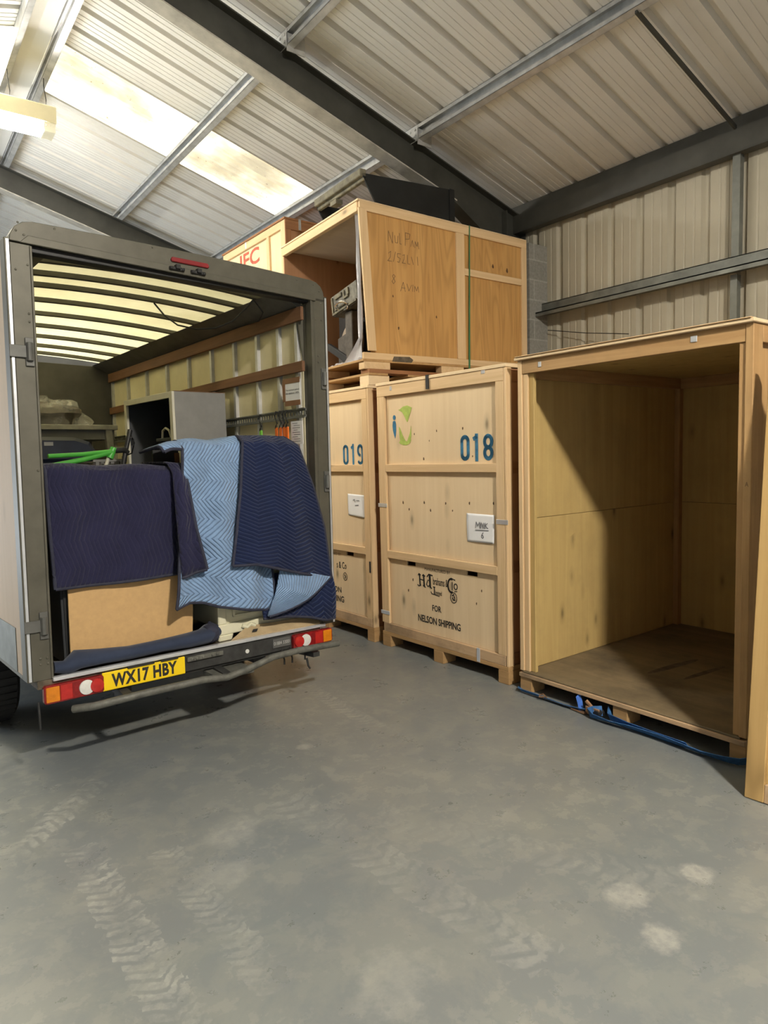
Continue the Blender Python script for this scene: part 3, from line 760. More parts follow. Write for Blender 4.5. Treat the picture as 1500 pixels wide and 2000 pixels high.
# wooden pallet between crate 019 and the crate stacked on it
pl = crate_root('pallet', 3.47, 6.33, -.02, 2.2534)
tag(pl, 'wooden pallet lying on top of the crate stencilled 019', 'pallet')
for a0, a1 in ((0, .12), (.70, .82), (1.42, 1.56)):
    for d0 in (0, .85, 1.70): box('pallet_block', (a0, a1, d0, d0+.22, 0, .085), 'ply_x', pl, .003)
for d0 in (0, .42, .85, 1.28, 1.72): box('deck_board', (0, 1.57, d0, d0+.20, .085, .105), 'pine_old_x', pl, .002)
for a0, a1 in ((0, .12), (.70, .82), (1.44, 1.57)): box('stringer_board', (a0, a1, 0, 1.92, .105, .139), 'pine_red_y', pl, .002)

# upper crate, front open, side turned to the camera
uc = crate_root('open_crate', 3.5115, 6.3171, -.0629, 2.393)
tag(uc, 'open-fronted plywood crate with scrawled writing, stacked on the pallet above crate 019', 'crate', 'tall plywood storage crates')
w, D, zb, zt = 1.52, 1.945, .063, 1.407
def skew(o):
    for v in o.data.vertices:
        v.co.z -= .055*(v.co.y/D)*max(0, (v.co.z-zb)/(zt-zb))
    return o
def U(n, *b, m='pine_y', bv=.003): return skew(box(n, b, m, uc, bv))
for a0, a1 in ((0, .12), (.70, .82), (1.43, 1.52)):
    for d0 in (0, .84, 1.67): U('pallet_block', a0, a1, d0, d0+.27, 0, .063, m='pine_x')
U('base_board', 0, w, -.01, D, .063, .085, m='pine_old_x')
U('bottom_rail', w-.03, w, 0, D-.07, .085, .142)
U('top_rail', w-.03, w, 0, D, zt-.085, zt)
U('lid', -.01, w, -.02, D, zt-.012, zt+.004, m='ply_x')
U('top_lip', 0, w-.03, -.012, .03, zt-.09, zt-.012, m='pine_x')
U('stile', w-.03, w, 1.04, 1.14, .142, zt-.085, m='pine_z')
U('stile', w-.03, w, D-.07, D, .085, zt-.085, m='pine_z')
U('cross_rail', w-.03, w, 1.14, D-.07, .94, 1.005)
mb = MB().prism([(-.018, zt-.07), (.062, zt-.075), (.125, .155), (.045, .155)], 'x', w-.012, w+.012)
skew(mb.build('front_batten', 'pine_z', uc, bevel=.003))
# bowed side sheets
mb = MB(); nY, nZ = 12, 10
for d0, d1, off, bow in ((.0, 1.04, w-.016, .0), (1.14, D-.07, w-.018, 0)):
    base = len(mb.v)
    for sft in (0, -.012):
        for j in range(nZ+1):
            for i in range(nY+1):
                dd = d0+(d1-d0)*i/nY; zz = .142+(zt-.085-.142)*j/nZ
                if d0 == 0: dd = max(dd, .03+.075*(1-j/nZ)) if i == 0 else dd
                mb.v.append((off+sft+bow, dd, zz))
    for k in (0, 1):
        o_ = base+k*(nY+1)*(nZ+1)
        for j in range(nZ):
            for i in range(nY): mb.f.append((o_+j*(nY+1)+i, o_+j*(nY+1)+i+1, o_+(j+1)*(nY+1)+i+1, o_+(j+1)*(nY+1)+i))
skew(mb.build('side_panel', 'ply_flame', uc))
U('side_panel', .0, .02, 0, D, .085, zt-.012, m='ply_red')
U('back_panel', .02, w-.03, D-.02, D, .085, zt-.012, m='ply_red')
U('ceiling_liner', .03, w-.035, .03, D-.03, zt-.045, zt-.025, m='ply_lining')
U('inner_batten', .02, .05, .9, .98, .085, zt-.05, m='pine_red_z')
mb = MB()
def scr(p, wd=.0042): MB().strip(p, wd, 'yz+', w-.0155).build('handwriting', 'ink_soft', uc)
Z0 = -2.393
def sc2(p): scr([(q[0], q[1]+Z0-.0) for q in p])
sc2([(.29, 3.50), (.295, 3.59), (.335, 3.49), (.34, 3.585)]); sc2([(.36, 3.56), (.365, 3.50), (.39, 3.50), (.395, 3.56)]); sc2([(.41, 3.585), (.415, 3.495), (.43, 3.495)])
sc2([(.47, 3.49), (.475, 3.60), (.525, 3.595), (.515, 3.55), (.475, 3.545)]); sc2([(.53, 3.49), (.55, 3.545), (.56, 3.49)]); sc2([(.575, 3.485), (.58, 3.54), (.60, 3.50), (.61, 3.54), (.62, 3.48)])
sc2([(.29, 3.40), (.315, 3.42), (.31, 3.37), (.28, 3.335), (.325, 3.335)]); sc2([(.34, 3.335), (.365, 3.42)]); sc2([(.42, 3.41), (.385, 3.41), (.385, 3.38), (.415, 3.37), (.40, 3.335), (.38, 3.34)])
sc2([(.44, 3.40), (.46, 3.41), (.455, 3.37), (.435, 3.335), (.47, 3.335)]); sc2([(.49, 3.41), (.495, 3.335), (.52, 3.335)]); sc2([(.535, 3.40), (.555, 3.335)]); sc2([(.60, 3.41), (.605, 3.335)])
sc2([(.34, 3.19), (.325, 3.21), (.34, 3.225), (.355, 3.21), (.34, 3.19), (.32, 3.165), (.335, 3.145), (.355, 3.165), (.34, 3.19)])
sc2([(.41, 3.09), (.44, 3.17), (.46, 3.09)]); sc2([(.42, 3.12), (.46, 3.12)]); sc2([(.48, 3.16), (.50, 3.10), (.53, 3.155)]); sc2([(.54, 3.10), (.545, 3.16)]); sc2([(.56, 3.10), (.565, 3.15), (.585, 3.11), (.60, 3.15), (.61, 3.10)])
mb = MB().flat([(.29, .075), (.50, .075), (.52, .10), (.48, .125), (.31, .12)], 'yz+', w)
mb.build('scuffed_patch', 'deck', uc)
# grey polythene liner hanging along the right edge of the opening, torn on the floor
mb = MB(); v = []
nn = 14
for j in range(nn+1):
    t = j/nn; z = .10+(zt-.19)*t
    flare = max(0, .13-t)*2.0
    for i in range(7):
        u = i/6
        v.append((w-.045-(.055+flare)*(1-u)+.006*math.sin(t*17+u*4), .012+.03*math.sin(u*PI)-.02*(1-u)*max(0, .3-t), z-.055*flare*(1-u)))
mb.v = v
for j in range(nn):
    for i in range(6): mb.f.append((j*7+i, j*7+i+1, j*7+8+i, j*7+7+i))
mb.build('polythene_liner', 'liner', uc, True)
mb = MB()
for k in range(22):
    a = .55+.92*k/22+random.uniform(-.02, .02); d = random.uniform(.0, .08)
    mb.prism([(a, d), (a+random.uniform(.03, .08), d-.02), (a+random.uniform(.03, .09), d+.05), (a+.01, d+.06)], 'z', .086, .086+random.uniform(.006, .022))
mb.build('torn_lining_scraps', 'liner', uc)
# green banding round the crate
knots(uc, [(1.507, 3.442-2.393), (1.693, 3.424-2.393), (.99, 3.628-2.393)], 'yz+', w-.0175, .026)
knots(uc, [(.327, 3.038-2.393), (.804, 2.9-2.393), (.379, 2.765-2.393)], 'yz+', w-.0157, .014)
gs = crate_root('banding_strap', 3.5115, 6.3171, -.0629, 2.393)
tag(gs, 'narrow green banding strap around the scrawled crate', 'strap')
mb = MB().prism([(1.195, zt-.03), (1.207, zt-.03), (1.185, .045), (1.165, .045)], 'x', w+.001, w+.004)
mb.box(-.012, w+.003, 1.195, 1.207, zt-.03, zt-.027)
mb.build('webbing', 'green_strap', gs)

# machine inside the upper crate
mc = crate_root('machine', 3.5115-.0629*.13, 6.3171-.13, -.0629, 2.478)
tag(mc, 'grey machine with a round drum inside the open crate above', 'machine')
mb = MB().lathe((.72, .42, .235), 'y', [(.10, -.16), (.205, -.14), (.215, -.10), (.215, .16), (.17, .2)], 30); mb.build('drum', 'machine_tan', mc, True)
mb = MB().lathe((.72, .42, .235), 'y', [(.235, -.12), (.235, -.06), (.215, -.05), (.215, -.13)], 30); mb.build('rim_band', 'black', mc, True)
mb = MB().prism([(.60, .03), (.92, .03), (.92, .36), (.60, .30)], 'y', .20, .235); mb.build('side_plate', 'machine', mc, bevel=.004)
mb = MB().box(.85, .97, .14, .26, .01, .50); mb.build('upright', 'machine', mc, bevel=.006)
mb = MB().prism([(.40, .23), (.44, .28), (.90, .06), (.88, .0)], 'y', .17, .215); mb.build('brace', 'black', mc, bevel=.004)
mb = MB().box(.50, 1.2, .12, .9, .005, .03); mb.build('foot', 'machine', mc)
hb = MB()
ca, sa = math.cos(.14), math.sin(.14)
def rb(m_, a0, a1, y0, y1, z0, z1, c=(.92, .5)):
    m_.prism([(c[0]+(a-c[0])*ca-(z-c[1])*sa, c[1]+(a-c[0])*sa+(z-c[1])*ca) for a, z in ((a0, z0), (a1, z0), (a1, z1), (a0, z1))], 'y', y0, y1)
rb(hb, .70, 1.16, .10, .40, .51, .70)
hb.build('slotted_block', 'machine_lid', mc, bevel=.004)
hb = MB()
for a0, a1, z0, z1 in ((.71, 1.15, .515, .535), (.71, .73, .535, .685), (.78, .90, .645, .68), (.93, .955, .60, .68), (.955, 1.02, .60, .62), (1.0, 1.03, .62, .68), (.76, .80, .56, .60), (.76, .95, .545, .56)): rb(hb, a0, a1, .085, .10, z0, z1)
hb.build('raised_rib', 'trough_rust', mc, bevel=.002)
mb = MB().tube([(.90+.10*math.cos(a), .08-.03*math.sin(a), .545+.03*math.sin(a)) for a in [k*2*PI/18 for k in range(19)]], .011, 8); mb.build('steel_ring', 'chrome', mc, True)
mb = MB().box(.10, .60, .5, 1.2, .005, .72); mb.build('motor_housing', 'black', mc, bevel=.01)

# black open-ended trough lying on the lid of the upper crate
tr = crate_root('loader_bucket', 3.5115, 6.3171, -.0629, 3.802)
tag(tr, 'black steel bucket lying on top of the topmost crate under the roof', 'bucket')
def tz(p): return [(d, z-.055*d/D) for d, z in p]
mb = MB().prism(tz([(.10, .275), (1.12, .345), (1.12, .005), (.27, .005)]), 'x', 1.385, 1.40); mb.build('side_plate', 'trough_black', tr)
mb = MB().prism(tz([(.10, .275), (.95, .31), (.95, .005), (.26, .005)]), 'x', .545, .56); mb.build('side_plate', 'trough_black', tr)
mb = MB().box(.55, 1.40, .085, .15, .245, .31).box(.55, 1.40, .12, .16, .215, .25); mb.build('front_lip', 'trough_rust', tr, bevel=.006)
mb = MB().prism([(.84, .16), (.95, .16), (.95, .20), (.84, .20)], 'y', .10, .17).prism([(.6, .05), (1.38, .05), (1.38, .09), (.6, .09)], 'y', .30, .36); mb.build('cross_bar', 'trough_rust', tr)
mb = MB().prism(tz([(1.06, .005), (1.12, .005), (1.12, .345), (1.06, .345)]), 'x', .55, 1.41); mb.build('back_plate', 'trough_black', tr)
mb = MB().prism(tz([(.32, .005), (1.1, .005), (1.1, .02), (.32, .02)]), 'x', .56, 1.385); mb.build('floor_plate', 'trough_black', tr)

# far row of crates beyond crate 019
cf1 = closed_crate('storage_crate', 3.52, 8.10, .0, 1.52, 1.93, 2.2534)
tag(cf1, 'lower plywood crate standing behind the van beyond crate 019', 'crate', 'tall plywood storage crates')
fc = crate_root('storage_crate', 3.62, 8.02, .0, 2.2534)
tag(fc, 'upper plywood crate with red lettering beyond the scrawled open crate', 'crate', 'tall plywood storage crates')
H2 = 1.912; w2 = 1.565
for a0 in (0, .72, w2-.12):
    for d0 in (0, 1.5): box('pallet_block', (a0, a0+.12, d0, d0+.14, 0, .09), 'pine_x', fc, .003)
box('base_board', (0, w2, 0, 1.75, .09, .13), 'pine_x', fc, .002)
box('body', (.015, w2-.012, .025, 1.73, .13, H2-.02), 'ply_z', fc)
box('side_panel', (w2-.012, w2-.006, .06, 1.70, .13, H2-.02), 'ply_red', fc)
for z0, z1 in ((H2-.10, H2-.02), (.13, .21), (.9, .97)): box('front_rail', (0, w2-.09, 0, .025, z0, z1), 'pine_x', fc, .003)
for a0, a1 in ((0, .09), (w2-.43, w2-.37), (w2-.10, w2)): box('stile', (a0, a1, .002, .026, .13, H2-.02), 'pine_z', fc, .003)
for z0, z1 in ((H2-.12, H2-.02), (.13, .21)): box('side_rail', (w2-.006, w2+.012, .0, 1.73, z0, z1), 'pine_red_y', fc, .003)
box('side_stile', (w2-.006, w2+.012, .0, .07, .21, H2-.12), 'pine_red_z', fc, .003)
box('lid', (-.01, w2+.015, -.012, 1.75, H2-.02, H2), 'pine_red_x', fc, .002)
text('red_lettering', 'IFC', 'sten_red', fc, .42, .92, H2-.30, H2-.12, .023, .02)
for b in ((.62, .65, H2-.09, H2-.0),): clip(fc, *b)
MB().box(w2+.012, w2+.016, .16, .19, H2-.11, H2+.002).build('metal_clip', 'galv', fc)

# open crate in the foreground
oc = crate_root('open_crate', 3.4824, 3.1299, .0058)
tag(oc, 'tall empty open-fronted crate on the floor with a dark sunless interior', 'crate', 'tall plywood storage crates')
w, D, H = 1.523, 1.99, 2.278
def O(n, *b, m='pine_z', bv=.003): return box(n, b, m, oc, bv)
for a0, a1 in ((0, .10), (.735, .835), (w-.085, w)):
    for d0 in (0, .92, 1.85): O('pallet_block', a0, a1, d0, d0+.14, 0, .102, m='pine_old_x')
O('base_board', -.0, w, -.012, D, .102, .130, m='pine_dirty_x')
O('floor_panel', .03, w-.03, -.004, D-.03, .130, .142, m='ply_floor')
O('stile', 0, .034, 0, .03, .142, H-.025)
O('stile', .034, .075, .012, .03, .142, H-.115)
O('corner_batten', .04, .115, .03, .055, .142, H-.115, m='ply_honey')
O('stile', w-.040, w, 0, .10, .142, H-.025, m='pine_old_z')
O('corner_batten', w-.075, w-.040, .012, .045, .142, H-.115, m='pine_old_z')
O('top_rail', .034, w-.04, .004, .034, H-.115, H-.025, m='pine_old_x')
O('lid', -.012, w+.012, -.022, D, H-.025, H-.006, m='ply_x')
O('lid_rim', .0, w, -.03, .03, H-.006, H, m='pine_x')
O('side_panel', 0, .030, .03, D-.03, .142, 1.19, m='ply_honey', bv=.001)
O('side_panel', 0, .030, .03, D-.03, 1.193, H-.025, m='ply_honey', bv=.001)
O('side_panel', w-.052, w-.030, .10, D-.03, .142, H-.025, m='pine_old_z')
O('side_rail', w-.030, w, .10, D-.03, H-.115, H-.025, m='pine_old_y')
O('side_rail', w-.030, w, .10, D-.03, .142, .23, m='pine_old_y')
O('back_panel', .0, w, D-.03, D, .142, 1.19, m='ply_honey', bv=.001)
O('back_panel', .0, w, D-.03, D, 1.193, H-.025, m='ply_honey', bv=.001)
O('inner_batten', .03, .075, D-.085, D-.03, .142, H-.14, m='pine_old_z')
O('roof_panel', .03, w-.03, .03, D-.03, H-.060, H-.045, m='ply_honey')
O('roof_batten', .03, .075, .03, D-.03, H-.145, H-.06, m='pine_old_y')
O('roof_batten', .075, w-.05, D-.075, D-.03, H-.145, H-.06, m='pine_old_x')
for a0, a1, z0, z1 in ((.175, .20, 2.192, 2.225), (1.20, 1.235, 2.20, 2.232)): clip(oc, a0, a1, z0, z1, -.0005)
text('stencil_letter', 'A', 'ink_soft', oc, w-.030, w-.012, 1.445, 1.468, -.0006, .01)
# dark boot-rubbed stains on its floor
mb = MB()
for cx, cy, rx, ry, an in ((.648, .84, .27, .030, 1.45), (.857, .86, .23, .022, 1.47)):
    mb.prism([(cx+rx*math.cos(t)*math.cos(an)-ry*math.sin(t)*math.sin(an), cy+rx*math.cos(t)*math.sin(an)+ry*math.sin(t)*math.cos(an)) for t in [2*PI*k/20 for k in range(20)]], 'z', .1421, .1426)
mb.build('floor_stain', 'deck', oc)

# detached front panel leaning on the right post of that crate
dp = empty('crate_front_panel')
up = Vector((.139, .026, 1)).normalized(); xa = Vector((.03, -1, 0)); xa = (xa-up*xa.dot(up)).normalized(); yb = up.cross(xa)
mw = Matrix((xa, yb, up)).transposed().to_4x4(); mw.translation = (3.166, 1.462, .002); dp.matrix_world = mw
tag(dp, 'detached wooden crate front leaning on the right edge of the empty open crate', 'crate panel')
box('stile', (0, .085, 0, .035, .0, 2.10), 'panel_wood', dp, .003)
box('stile', (1.30, 1.385, 0, .035, .0, 2.10), 'panel_wood', dp, .003)
box('rail', (.085, 1.30, 0.002, .035, .0, .085), 'pine_dirty_x', dp, .003)
box('rail', (.085, 1.30, 0.002, .035, 2.01, 2.10), 'pine_old_x', dp, .003)
box('rail', (.085, 1.30, 0.002, .035, 1.0, 1.08), 'pine_old_x', dp, .003)
box('sheet', (.085, 1.30, .022, .033, .085, 2.01), 'ply_honey', dp)

# blue ratchet straps lying in front of the open crate
def ribbon(path, wd, th=.003):
    """path: (x, y, z, tilt) - tilt 0 flat on the floor, 1 standing on edge"""
    m_ = MB(); n = len(path)
    for k, (x, y, z, tl) in enumerate(path):
        a = Vector(path[max(0, k-1)][:3]); b = Vector(path[min(n-1, k+1)][:3]); t = (b-a).normalized()
        s = t.cross(Vector((0, 0, 1))).normalized()
        c = math.cos(tl*PI/2); si = math.sin(tl*PI/2)
        wv = s*c+Vector((0, 0, 1))*si; nv = wv.cross(t).normalized()
        p = Vector((x, y, z+wd/2*si+th/2))
        m_.v += [tuple(p+wv*wd/2+nv*th/2), tuple(p-wv*wd/2+nv*th/2), tuple(p-wv*wd/2-nv*th/2), tuple(p+wv*wd/2-nv*th/2)]
    for k in range(n-1):
        for j in range(4): m_.f.append((k*4+j, k*4+(j+1) % 4, k*4+4+(j+1) % 4, k*4+4+j))
    m_.f += [(0, 1, 2, 3), (n*4-4, n*4-3, n*4-2, n*4-1)]
    return m_
s1 = empty('ratchet_strap', (3.44, 2.8, 0)); s1i = Vector((-3.44, -2.8, 0))
def rel(p, o): return [(a-o[0], b-o[1], c, d) for a, b, c, d in p]
tag(s1, 'short blue strap with a small buckle beside the left foot of the empty crate', 'strap')
ribbon(rel([(3.50, 3.14, .002, .2), (3.445, 3.10, .002, .45), (3.44, 2.98, .003, .5), (3.45, 2.85, .003, .35), (3.452, 2.72, .003, .3), (3.455, 2.60, .004, .4), (3.47, 2.53, .01, .5)], (3.44, 2.8)), .045).build('webbing', 'blue_web', s1)
mb = MB().tube([(.0, .09, .02), (-.02, .07, .035), (-.03, .10, .03), (.0, .12, .03), (.01, .10, .04), (-.01, .055, .03)], .005, 6); mb.build('wire_buckle', 'copper', s1, True)
s2 = empty('ratchet_strap', (3.44, 2.4, 0))
tag(s2, 'long blue ratchet strap with rusty buckle lying along the empty crate', 'strap')
ribbon(rel([(3.475, 2.46, .02, .6), (3.435, 2.50, .012, .8), (3.415, 2.515, .004, .8), (3.41, 2.47, .003, .5), (3.42, 2.36, .003, .35), (3.43, 2.22, .003, .45), (3.432, 2.05, .003, .5), (3.43, 1.92, .003, .45), (3.425, 1.80, .003, .4), (3.43, 1.69, .003, .5), (3.45, 1.62, .003, .6), (3.50, 1.585, .003, .7)], (3.44, 2.4)), .062).build('webbing', 'blue_web', s2)
ribbon(rel([(3.50, 2.42, .03, .7), (3.458, 2.40, .006, .7), (3.445, 2.25, .004, .6), (3.445, 2.1, .004, .55), (3.45, 1.9, .004, .5)], (3.44, 2.4)), .055).build('webbing', 'blue_web', s2)
mb = ribbon(rel([(3.455, 2.60, .006, .3), (3.47, 2.62, .04, .3), (3.48, 2.645, .085, .3)], (3.44, 2.4)), .035); mb.build('loose_tail', 'blue_web_bright', s2)
mb = MB().box(.0, .035, .07, .15, .012, .03).box(.0, .012, .06, .16, .02, .06); mb.build('ratchet_frame', 'copper', s2, bevel=.003)
mb = MB().tube([(.01, .16, .09), (.015, .12, .055), (.02, .06, .03)], .012, 8); mb.build('ratchet_handle', 'copper', s2, True)
mb = MB().lathe((.02, .075, .03), 'x', [(.022, -.03), (.022, .03)], 12); mb.build('ratchet_spool', 'black', s2, True)
mb = MB().prism([(-.01, .16), (.02, .16), (.02, .26), (.0, .27)], 'z', .006, .014); mb.build('hook_plate', 'copper', s2)

# ------------------------------------------------------------------ the box van
VX, VY, VT = .5752, 3.7601, .0749
van = empty('box_van', (VX, VY, 0), (-.018, .02, VT))
tag(van, 'grey box van with open rear doors, loaded with blanket-wrapped furniture', 'van')
def V(n, *b, m='alloy', bv=.003, p=None): return box(n, b, m, p or van, bv)
DL = 3.72                        # box length
mb = MB().box(-.022, .074, 0, .10, .545, 2.74)
for z in (2.64, 2.61, 2.40, 2.36): 
    mb.dome((.05 if z < 2.5 else (-.0 if z < 2.62 else .055), 0, z), .007)
for z, a in ((.86, .05), (.82, .052), (.66, .02), (.63, .02), (.66, .052), (.63, .054), (1.62, .055)): mb.dome((a, 0, z), .008)
mb.box(.066, .078, -.008, .05, .55, 2.735)
pL = mb.build('rear_post', 'alloy', van, bevel=.004)
mb = MB().box(1.765, 1.875, 0, .10, .545, 2.74)
for z, a in ((2.60, 1.80), (2.60, 1.85), (2.36, 1.815), (2.32, 1.815), (1.58, 1.84), (2.71, 1.85)): mb.dome((a, 0, z), .008)
mb.box(1.760, 1.772, -.008, .05, .55, 2.735).box(1.79, 1.795, -.004, 0, .55, 2.73)
mb.build('rear_post', 'alloy', van, bevel=.004)
hd = [(-.022, 2.748), (1.875, 2.722), (1.875, 2.765)]+[(1.875-.10+.10*math.cos(math.radians(a)), 2.765+.088*math.sin(math.radians(a))) for a in (15, 40, 65, 90)]+[(1.3, 2.866), (.93, 2.869), (.5, 2.866)]+[(.088-.11*math.cos(math.radians(a)), 2.75+.108*math.sin(math.radians(a))) for a in (90, 65, 40, 15)]
mb = MB().prism(hd, 'y', 0, .09)
mb.prism([(.02, 2.742), (1.80, 2.718), (1.80, 2.752), (.06, 2.782)], 'y', -.014, .0)
for a, z in ((.02, 2.84), (.01, 2.80), (.045, 2.785), (.075, 2.78), (.19, 2.845), (.70, 2.853), (1.20, 2.85), (1.66, 2.835), (1.79, 2.825), (1.835, 2.79)): mb.dome((a, 0, z), .007)
mb.build('header', 'alloy', van, bevel=.004)
V('header_seal', .07, 1.77, .02, .09, 2.712, 2.745, m='black')
mb = MB().prism([(.80, 2.805), (.81, 2.795), (1.03, 2.795), (1.04, 2.805), (1.03, 2.822), (.81, 2.822)], 'y', -.012, 0); mb.build('marker_light', 'marker_red', van, bevel=.004)
for a in (.83, .96):
    mb = MB().box(a-.045, a+.045, -.03, -.012, 2.745, 2.762).box(a-.012, a+.015, -.042, -.012, 2.75, 2.775).dome((a-.035, -.03, 2.753), .01).dome((a+.035, -.03, 2.753), .01)
    mb.build('door_latch', 'black', van, bevel=.002)
V('side_wall', -.018, .0, .10, DL, .545, 2.72, m='grp')
V('side_wall', 1.762, 1.78, .10, DL, .545, 2.72, m='grp')
V('bulkhead', 0, 1.765, DL-.03, DL, .545, 2.76, m='bulkhead')
V('load_floor', 0, 1.77, .0, DL, .50, .545, m='deck')
V('sill_edge', .07, 1.80, -.022, .012, .535, .556, m='bright_alloy')
mb = MB(); n = 10      # crowned translucent roof
for y in (.09, DL):
    for k in range(n+1):
        a = -.01+1.80*k/n; mb.v.append((a, y, 2.790+.045*(1-((k-n/2)/(n/2))**2)))
mb.f = [(k, k+1, n+2+k, n+1+k) for k in range(n)]
mb.build('roof_panel', 'trans_roof', van, True)
for d in (.36, .64, .92, 1.32, 1.75, 2.19, 2.63, 3.07, 3.45):
    mb = MB()
    for yy in (d, d+.04):
        for k in range(n+1):
            a = .05+1.62*k/n; z = 2.787+.045*(1-((a-.89)/.9)**2)
            mb.v += [(a, yy, z-.002), (a, yy, z-.030)]
    q = 2*(n+1)
    for k in range(n):
        b0 = 2*k
        mb.f += [(b0, b0+2, b0+3, b0+1), (q+b0, q+b0+1, q+b0+3, q+b0+2), (b0+1, b0+3, q+b0+3, q+b0+1), (b0, q+b0, q+b0+2, b0+2)]
    mb.f += [(0, 1, q+1, q), (2*n, q+2*n, q+2*n+1, 2*n+1)]
    mb.build('roof_bow', 'alloy', van)
for s in (1, 0):
    X = (lambda a: a) if s else (lambda a: 1.762-a)
    MB().prism([(X(1.56), 2.765), (X(1.60), 2.775), (X(1.775), 2.70), (X(1.775), 2.665), (X(1.745), 2.68)], 'y', .09, DL-.03).build('cant_rail', 'alloy_dark' if s else 'alloy', van)
for s in (1, 0):
    X = (lambda a: a) if s else (lambda a: 1.762-a)
    for d in (.14, .37, .66, 1.0, 1.38, 1.80, 2.25, 2.72, 3.2, 3.64):
        a, b = sorted((X(1.735), X(1.762)))
        mb = MB().box(a, b, d-.012, d+.018, .56, 2.68)
        a2, b2 = sorted((X(1.755), X(1.762)))
        mb.box(a2, b2, d+.018, d+.05, .56, 2.68); mb.build('wall_stud', 'galv', van)
    for z0, z1, d1 in ((2.595, 2.685, DL-.05), (2.258, 2.328, DL-.05), (1.30, 1.37, DL-.05)):
        a, b = sorted((X(1.712), X(1.735)))
        V('timber_rail', a, b, .04, d1, z0, z1, m='timber_rail')
    a, b = sorted((X(1.728), X(1.735)))
    mb = MB().box(a, b, .04, DL-.05, 1.958, 1.972).box(a, b, .04, DL-.05, 1.998, 2.012)
    d = .05
    while d < DL-.1: mb.box(a, b, d, d+.012, 1.972, 1.998); d += .034
    a, b = sorted((X(1.716), X(1.730)))
    mb.box(a, b, .04, DL-.05, 2.010, 2.018).box(a, b, .04, DL-.05, 1.952, 1.960)
    mb.build('lashing_track', 'galv_dull', van)
mb = MB().prism([(1.72, 2.70), (1.72, 2.62), (1.745, 2.45), (1.765, 2.30), (1.768, 2.70)], 'y', .095, .105); mb.build('corner_gusset', 'alloy', van)
mb = MB().tube([(1.10, .95, 2.795), (1.13, .86, 2.70), (1.18, .76, 2.62), (1.27, .66, 2.585), (1.37, .57, 2.59), (1.45, .48, 2.63), (1.50, .40, 2.70), (1.54, .35, 2.76)], .006, 6); mb.build('hanging_cable', 'black', van, True)
mb = MB().tube([(1.54, .35, 2.765), (1.62, .36, 2.69), (1.67, .5, 2.665), (1.71, .75, 2.69), (1.72, 1.3, 2.69), (1.72, 2.0, 2.69)], .005, 6); mb.build('hanging_cable', 'black', van, True)
# rear doors folded back along the sides
def rear_door(s):
    X = (lambda a: a) if s < 0 else (lambda a: 1.853-a)
    def sb(a0, a1): return sorted((X(a0), X(a1)))
    dr = MB(); a, b = sb(-.042, -.026); dr.box(a, b, .03, .93, .56, 2.74); o = dr.build('rear_door', 'ply_door', van)
    a, b = sb(-.046, -.026)
    for nm, bb in (('door_frame', (a, b, .0, .09, .545, 2.76)), ('door_frame', (a, b, .90, .97, .545, 2.76)), ('door_frame', (a, b, .09, .90, .545, .565)), ('door_frame', (a, b, .09, .90, 2.72, 2.76))): V(nm, *bb, p=o)
    e = MB(); a, b = sb(-.038, -.025); e.box(a, b, -.004, .0, .55, 2.75)
    for z in (.68, .98, 1.32, 1.66, 2.0, 2.34): e.lathe((X(-.031), -.006, z), 'y', [(.005, 0), (.005, .004)], 8)
    e.build('door_edge', 'bright_alloy', o)
    a, b = sb(-.045, -.042); V('kick_plate', a, b, .20, .90, .565, .80, m='galv_dull', p=o)
    for z in (2.21, .83, 1.52) if s > 0 else (2.21, .83):
        h = MB(); c = .045 if s < 0 else 1.855
        h.box(c-.022, c+.018, -.012, .0, z-.07, z+.07)
        h.tube([(c-.004, -.018, z-.045), (c-.004, -.018, z+.045)], .016, 10)
        a, b = sb(-.06, .03); 
        if s < 0: h.box(-.05, .04, -.014, -.006, z-.03, z+.03)
        h.build('hinge', 'alloy_dark', o, bevel=.002)
rear_door(-1); rear_door(1)
# under-body
V('cross_member', .07, 1.80, .015, .09, .41, .505, m='chassis')
V('cross_member', .33, 1.55, -.006, .015, .43, .535, m='chassis')
for a in (.42, 1.30): V('chassis_rail', a, a+.09, .09, DL+1.6, .36, .48, m='chassis')
mb = MB().tube([(.16, -.02, .37), (.24, -.10, .385), (.5, -.115, .395), (.85, -.12, .395), (1.0, -.12, .378), (1.15, -.12, .40), (1.32, -.12, .437), (1.5, -.12, .442), (1.83, -.12, .43)], .021, 10)
mb.build('bumper_bar', 'bar', van, True)
for a in (.40, .98, 1.63): 
    mb = MB().prism([(.06, .42), (-.11, .40), (-.11, .37), (.06, .36)], 'x', a, a+.05); mb.build('bar_bracket', 'chassis', van)
mb = MB().prism([(.05, .40), (.05, .375), (-.12, .37), (-.12, .395)], 'x', .93, 1.18); mb.build('step_plate', 'bar', van)
for a in (1.44, 1.50, 1.60): MB().tube([(a, -.03, .45), (a+.004, -.05, .38), (a, -.055, .35)], .006, 6).build('loop_strap', 'black', van)
MB().tube([(1.61, -.06, .36), (1.615, -.07, .31), (1.625, -.075, .29)], .007, 6).build('rubber_hook', 'black', van)
MB().tube([(.0, .0, .44), (.0, -.01, .36), (.0, -.015, .30)], .006, 6).build('rubber_hook', 'black', van)
MB().lathe((1.20, -.008, .475), 'y', [(.013, 0), (.013, -.004)], 14).build('reflector', 'lens_white', van)
mb = MB().box(.80, 1.03, -.022, -.006, .488, .515)
for a in (.83, .86, .90, .96, .99): mb.dome((a, -.022, .50), .011)
mb.build('latch_keeper', 'bar', van, bevel=.002)
V('phone_sign', 1.385, 1.52, -.014, -.006, .455, .515, m='plate_grey')
text('sign_lettering', '01884 33001', 'letter_grey', van, 1.392, 1.514, .475, .497, -.0148, .0)
